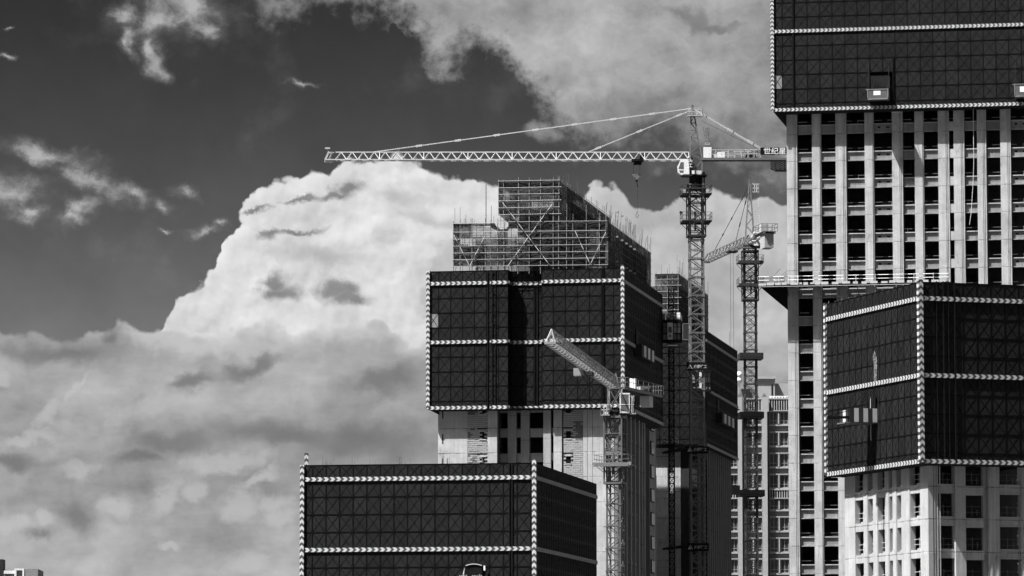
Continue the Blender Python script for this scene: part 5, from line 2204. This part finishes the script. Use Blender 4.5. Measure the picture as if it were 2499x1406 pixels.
# ================================================================== loading platforms
def tray(frame, loc, rz, W, D, H, label, mats=(DARK, OFFW, BLACK), patch=None, stripes=None, group='loading platforms hung on the screens'):
    """steel loading platform: its back edge (y = 0) on the screen, reaching out to y = -D"""
    wl = frame.w(loc[0], loc[1], loc[2])
    t = thing('loading_platform', label, 'loading platform', tuple(wl), frame.a + rz, group)
    MB().box(-W / 2, -D, -.14, W / 2, .3, 0).build('floor_plate', mats[0], t)
    b = MB()
    b.box(-W / 2 - .25, -D - .06, H, W / 2 + .1, -D + .04, H + .1)
    b.box(-W / 2 - .06, -D, H, -W / 2 + .06, .3, H + .1)
    b.box(W / 2 - .06, -D, H, W / 2 + .06, .3, H + .1)
    for x in (-W / 2, W / 2):
        for y in (-D, -D / 2, 0):
            b.box(x - .05, y - .05, 0, x + .05, y + .05, H + .08)
    b.box(-W / 2, -D - .05, -.2, W / 2, -D - .01, -.08)
    b.build('rail_frame', TUBE, t)
    if stripes:
        n = 5
        for s, (x0, x1) in (('near', (-D, 0)),):
            pass
    m = mats[2]
    MB().box(-W / 2 + .06, -D - .005, .0, W / 2 - .06, -D + .02, H).build('front_panel', m if not stripes else stripes, t)
    MB().box(-W / 2 - .01, -D + .06, .0, -W / 2 + .02, 0, H).build('side_panel', m if not stripes else stripes, t)
    MB().box(W / 2 - .02, -D + .06, .0, W / 2 + .01, 0, H).build('side_panel', m if not stripes else stripes, t)
    if patch:
        MB().box(patch[0], -D - .03, patch[2], patch[1], -D - .008, patch[3]).build('notice_board', WHITE, t)
    b = MB()
    for x in (-W / 2, W / 2):
        b.cyl((x, -D + .1, H + .1), (x, .0, H + 3.6), .045, n=5)
        b.cyl((x, -D / 2, H + .1), (x, .0, H + 3.3), .04, n=5)
    b.build('stay_cable', BLACK, t)
    return t


PG = simple('platform_panel', .07, .7, var=.3)
x1_, z1_ = T.front(2146, 238, 0)
t1 = tray(T, (x1_, -.06, z1_ - .35), 0, 2.55, 2.0, 1.05, 'loading platform with a white notice, hung low on the tallest tower', patch=(-.55, .35, .35, .9), mats=(STEEL_M, OFFW, PG))
b = MB()
g = random.Random(9)
for k in range(7):
    x = -1.05 + k * .34
    b.quad((x, -.35 - g.uniform(0, .2), 1.5), (x + .38, -.35 - g.uniform(0, .2), 1.45), (x + .4, -.1, 3.1 - g.uniform(0, .3)), (x - .05, -.1, 3.2))
b.build('gathered_net', simple('black_net', .012, .9), t1)
MB().box(-.3, -.5, 1.1, .8, -.4, 1.6).build('back_opening', BLACK, t1)
x1_, z1_ = T.front(2508, 231, 0)
tray(T, (x1_, -.06, z1_ - .35), 0, 3.0, 2.0, 1.35, 'loading platform cut by the right edge of the picture', patch=(-.85, .35, .4, 1.1), mats=(STEEL_M, OFFW, PG))
yk_, zk_ = K.side(2112, 1036, 0)
yk_ = K.side(2150, 1036, 0)[0]
STR_ = striped('cream_and_grey_stripes', 1.05, .05, .62, 0, .7)
wl = K.w(-.05, yk_ + .8, zk_)
t3 = thing('loading_platform', 'loading platform with broad upright pale stripes on the near right tower', 'loading platform', tuple(wl), K.a, 'loading platforms hung on the screens')
MB().box(-3.3, 0, -.12, .2, 2.3, 0).build('floor_plate', STEEL_M, t3)
for i in range(6):
    MB().box(-2.95 + i * .49, -.05, 0, -2.95 + (i + 1) * .49 - .005, 0, 1.35).build('side_board', OFFW if i % 2 else DARK, t3)
for i in range(3):
    MB().box(-3.0, .1 + i * .72, .0, -2.96, .1 + i * .72 + .7, 1.2).build('end_board', DARK if i % 2 == 0 else OFFW, t3)
b = MB()
b.bar((-2.9, .1, .45), (-5.2, .2, .35), .26)
b.bar((-3.0, .1, 1.1), (-5.1, .2, .5), .06)
b.build('lifting_arm', BLACK, t3)
b = MB()
for i in range(4):
    x = -2.7 + i * .75
    b.cyl((x, .0, 1.35), (min(x + 1.6, -.15), .0, 3.2 + .2 * i), .04, n=4)
    b.cyl((x, 2.2, 1.35), (min(x + 1.6, -.15), 2.2, 3.2), .03, n=4)
b.build('stay_cable', BLACK, t3)
MB().box(-.12, .1, 1.4, -.06, 1.3, 2.6).build('back_opening', BLACK, t3)
MB().box(-.13, 1.32, -1.7, -.07, 1.4, 2.6).build('edge_pole', OFFW, t3)
slurry = netting('dried_slurry', .17, .55, 1.1, 2.2)
# pale splash of spilt slurry down the near right screen
ys_, zs_ = K.side(2137, 890, 0)
b = MB()
pr = [(2131, 872), (2136, 856), (2141, 870), (2142, 885), (2141, 935), (2137, 945), (2134, 930), (2134, 885)]
b.poly([(-.075, K.side(p, q, 0)[0] + .0, K.side(p, q, 0)[1]) for p, q in pr])
tag(b.build('slurry_splash', slurry, None, tuple(K.o), K.a), 'pale dried slurry streak running down the near right screen', 'stain')
# white platform poking out left of the middle tower
yw = M.side(1045, 920, xL)[0]
zw_ = M.front(1045, 931, 0)[1]
wl = M.w(xL, 6.0, zw_)
t4 = thing('loading_platform', 'small pale loading platform sticking out left of the middle tower', 'loading platform', tuple(wl), M.a, 'loading platforms hung on the screens')
MB().box(-1.25, -.9, -.18, .1, .9, 0).build('floor_plate', DARK, t4)
MB().box(-1.25, -.92, 0, -.78, -.88, 1.28).build('side_board', STEEL_L, t4)
MB().box(-.775, -.92, 0, .05, -.88, 1.3).build('side_board', WHITE, t4)
MB().box(-1.27, -.86, 0, -1.23, .9, 1.25).build('end_board', STEEL_L, t4)
b = MB()
b.poly([(-1.25, -.88, -.19), (-.75, -.88, -.4), (.1, -.88, -.42), (.1, -.88, -.19)])
b.build('support_plate', BLACK, t4)
# platform cut by the bottom edge, in front of the low block
xa_, za_ = A.front(1160, 1412, 0)
t5 = thing('loading_platform', 'loading platform with bunched grey sheeting, cut by the bottom edge of the picture', 'loading platform', tuple(A.w(xa_, -.1, za_ - 1.2)), A.a, 'loading platforms hung on the screens')
MB().box(-.95, -.12, .9, .75, -.02, 2.55).build('back_opening', BLACK, t5)
b = MB()
g = random.Random(14)
pts = [(-.95 + k * .21, 2.52 + .16 * math.sin(math.pi * k / 8)) for k in range(9)]
for (x0, z0), (x1, z1) in zip(pts, pts[1:]):
    b.bar((x0, -.2, z0), (x1, -.2, z1), .08)
b.build('opening_rim', OFFW, t5)
b = MB()
for k in range(6):
    b.cyl((-1.05 - .03 * k, -.25, 2.3 - k * .1), (-1.15, -.3, 1.2), .05, n=5)
b.build('slack_rope', STEEL_L, t5)
MB().box(.93, -.3, 2.0, 1.1, -.2, 2.5).build('white_tag', WHITE, t5)
b = MB()
for x0, n in ((-1.45, 4), (-.1, 5)):
    for k in range(n):
        x = x0 + k * .22
        b.prism([(x, .2), (x + .2, .2), (x + .17, 1.45 + g.uniform(-.1, .2)), (x + .05, 1.5)], -1.2 - g.uniform(0, .2), -1.0)
b.build('bunched_sheeting', simple('grey_sheet', .24, .8, var=.5), t5)
MB().box(-1.6, -2.0, .05, 1.3, -.1, .2).build('floor_plate', DARK, t5)

# platforms seen edge-on on the shaded flanks
def flank_platform(fr, px, py, h_px, n, label, x=0.0, step=2.3):
    y0, z0 = fr.side(px, py, x)
    wl = fr.w(x + .05, y0, z0)
    t = thing('loading_platform', label, 'loading platform', tuple(wl), fr.a, 'loading platforms hung on the screens')
    MB().box(0, 0, -.15, .9, n * step, 0).build('floor_plate', DARK, t)
    for i in range(n * 2):
        MB().box(.86, i * step / 2, 0, .9, (i + 1) * step / 2 - .02, 1.4).build('side_board', OFFW if i % 2 else DARK, t)
    MB().box(0, -.04, 0, .85, 0, 1.4).build('end_board', DARK, t)
    MB().box(.06, .3, 1.5, .12, 1.8, 3.4).build('back_opening', BLACK, t)
    return t


flank_platform(M, 1549, 868, 28, 3, 'striped loading platform high on the shaded flank of the middle tower', step=3.4)
flank_platform(N, 1748, 1030, 26, 3, 'dim striped loading platform on the shaded flank of the rear tower', step=4.6)
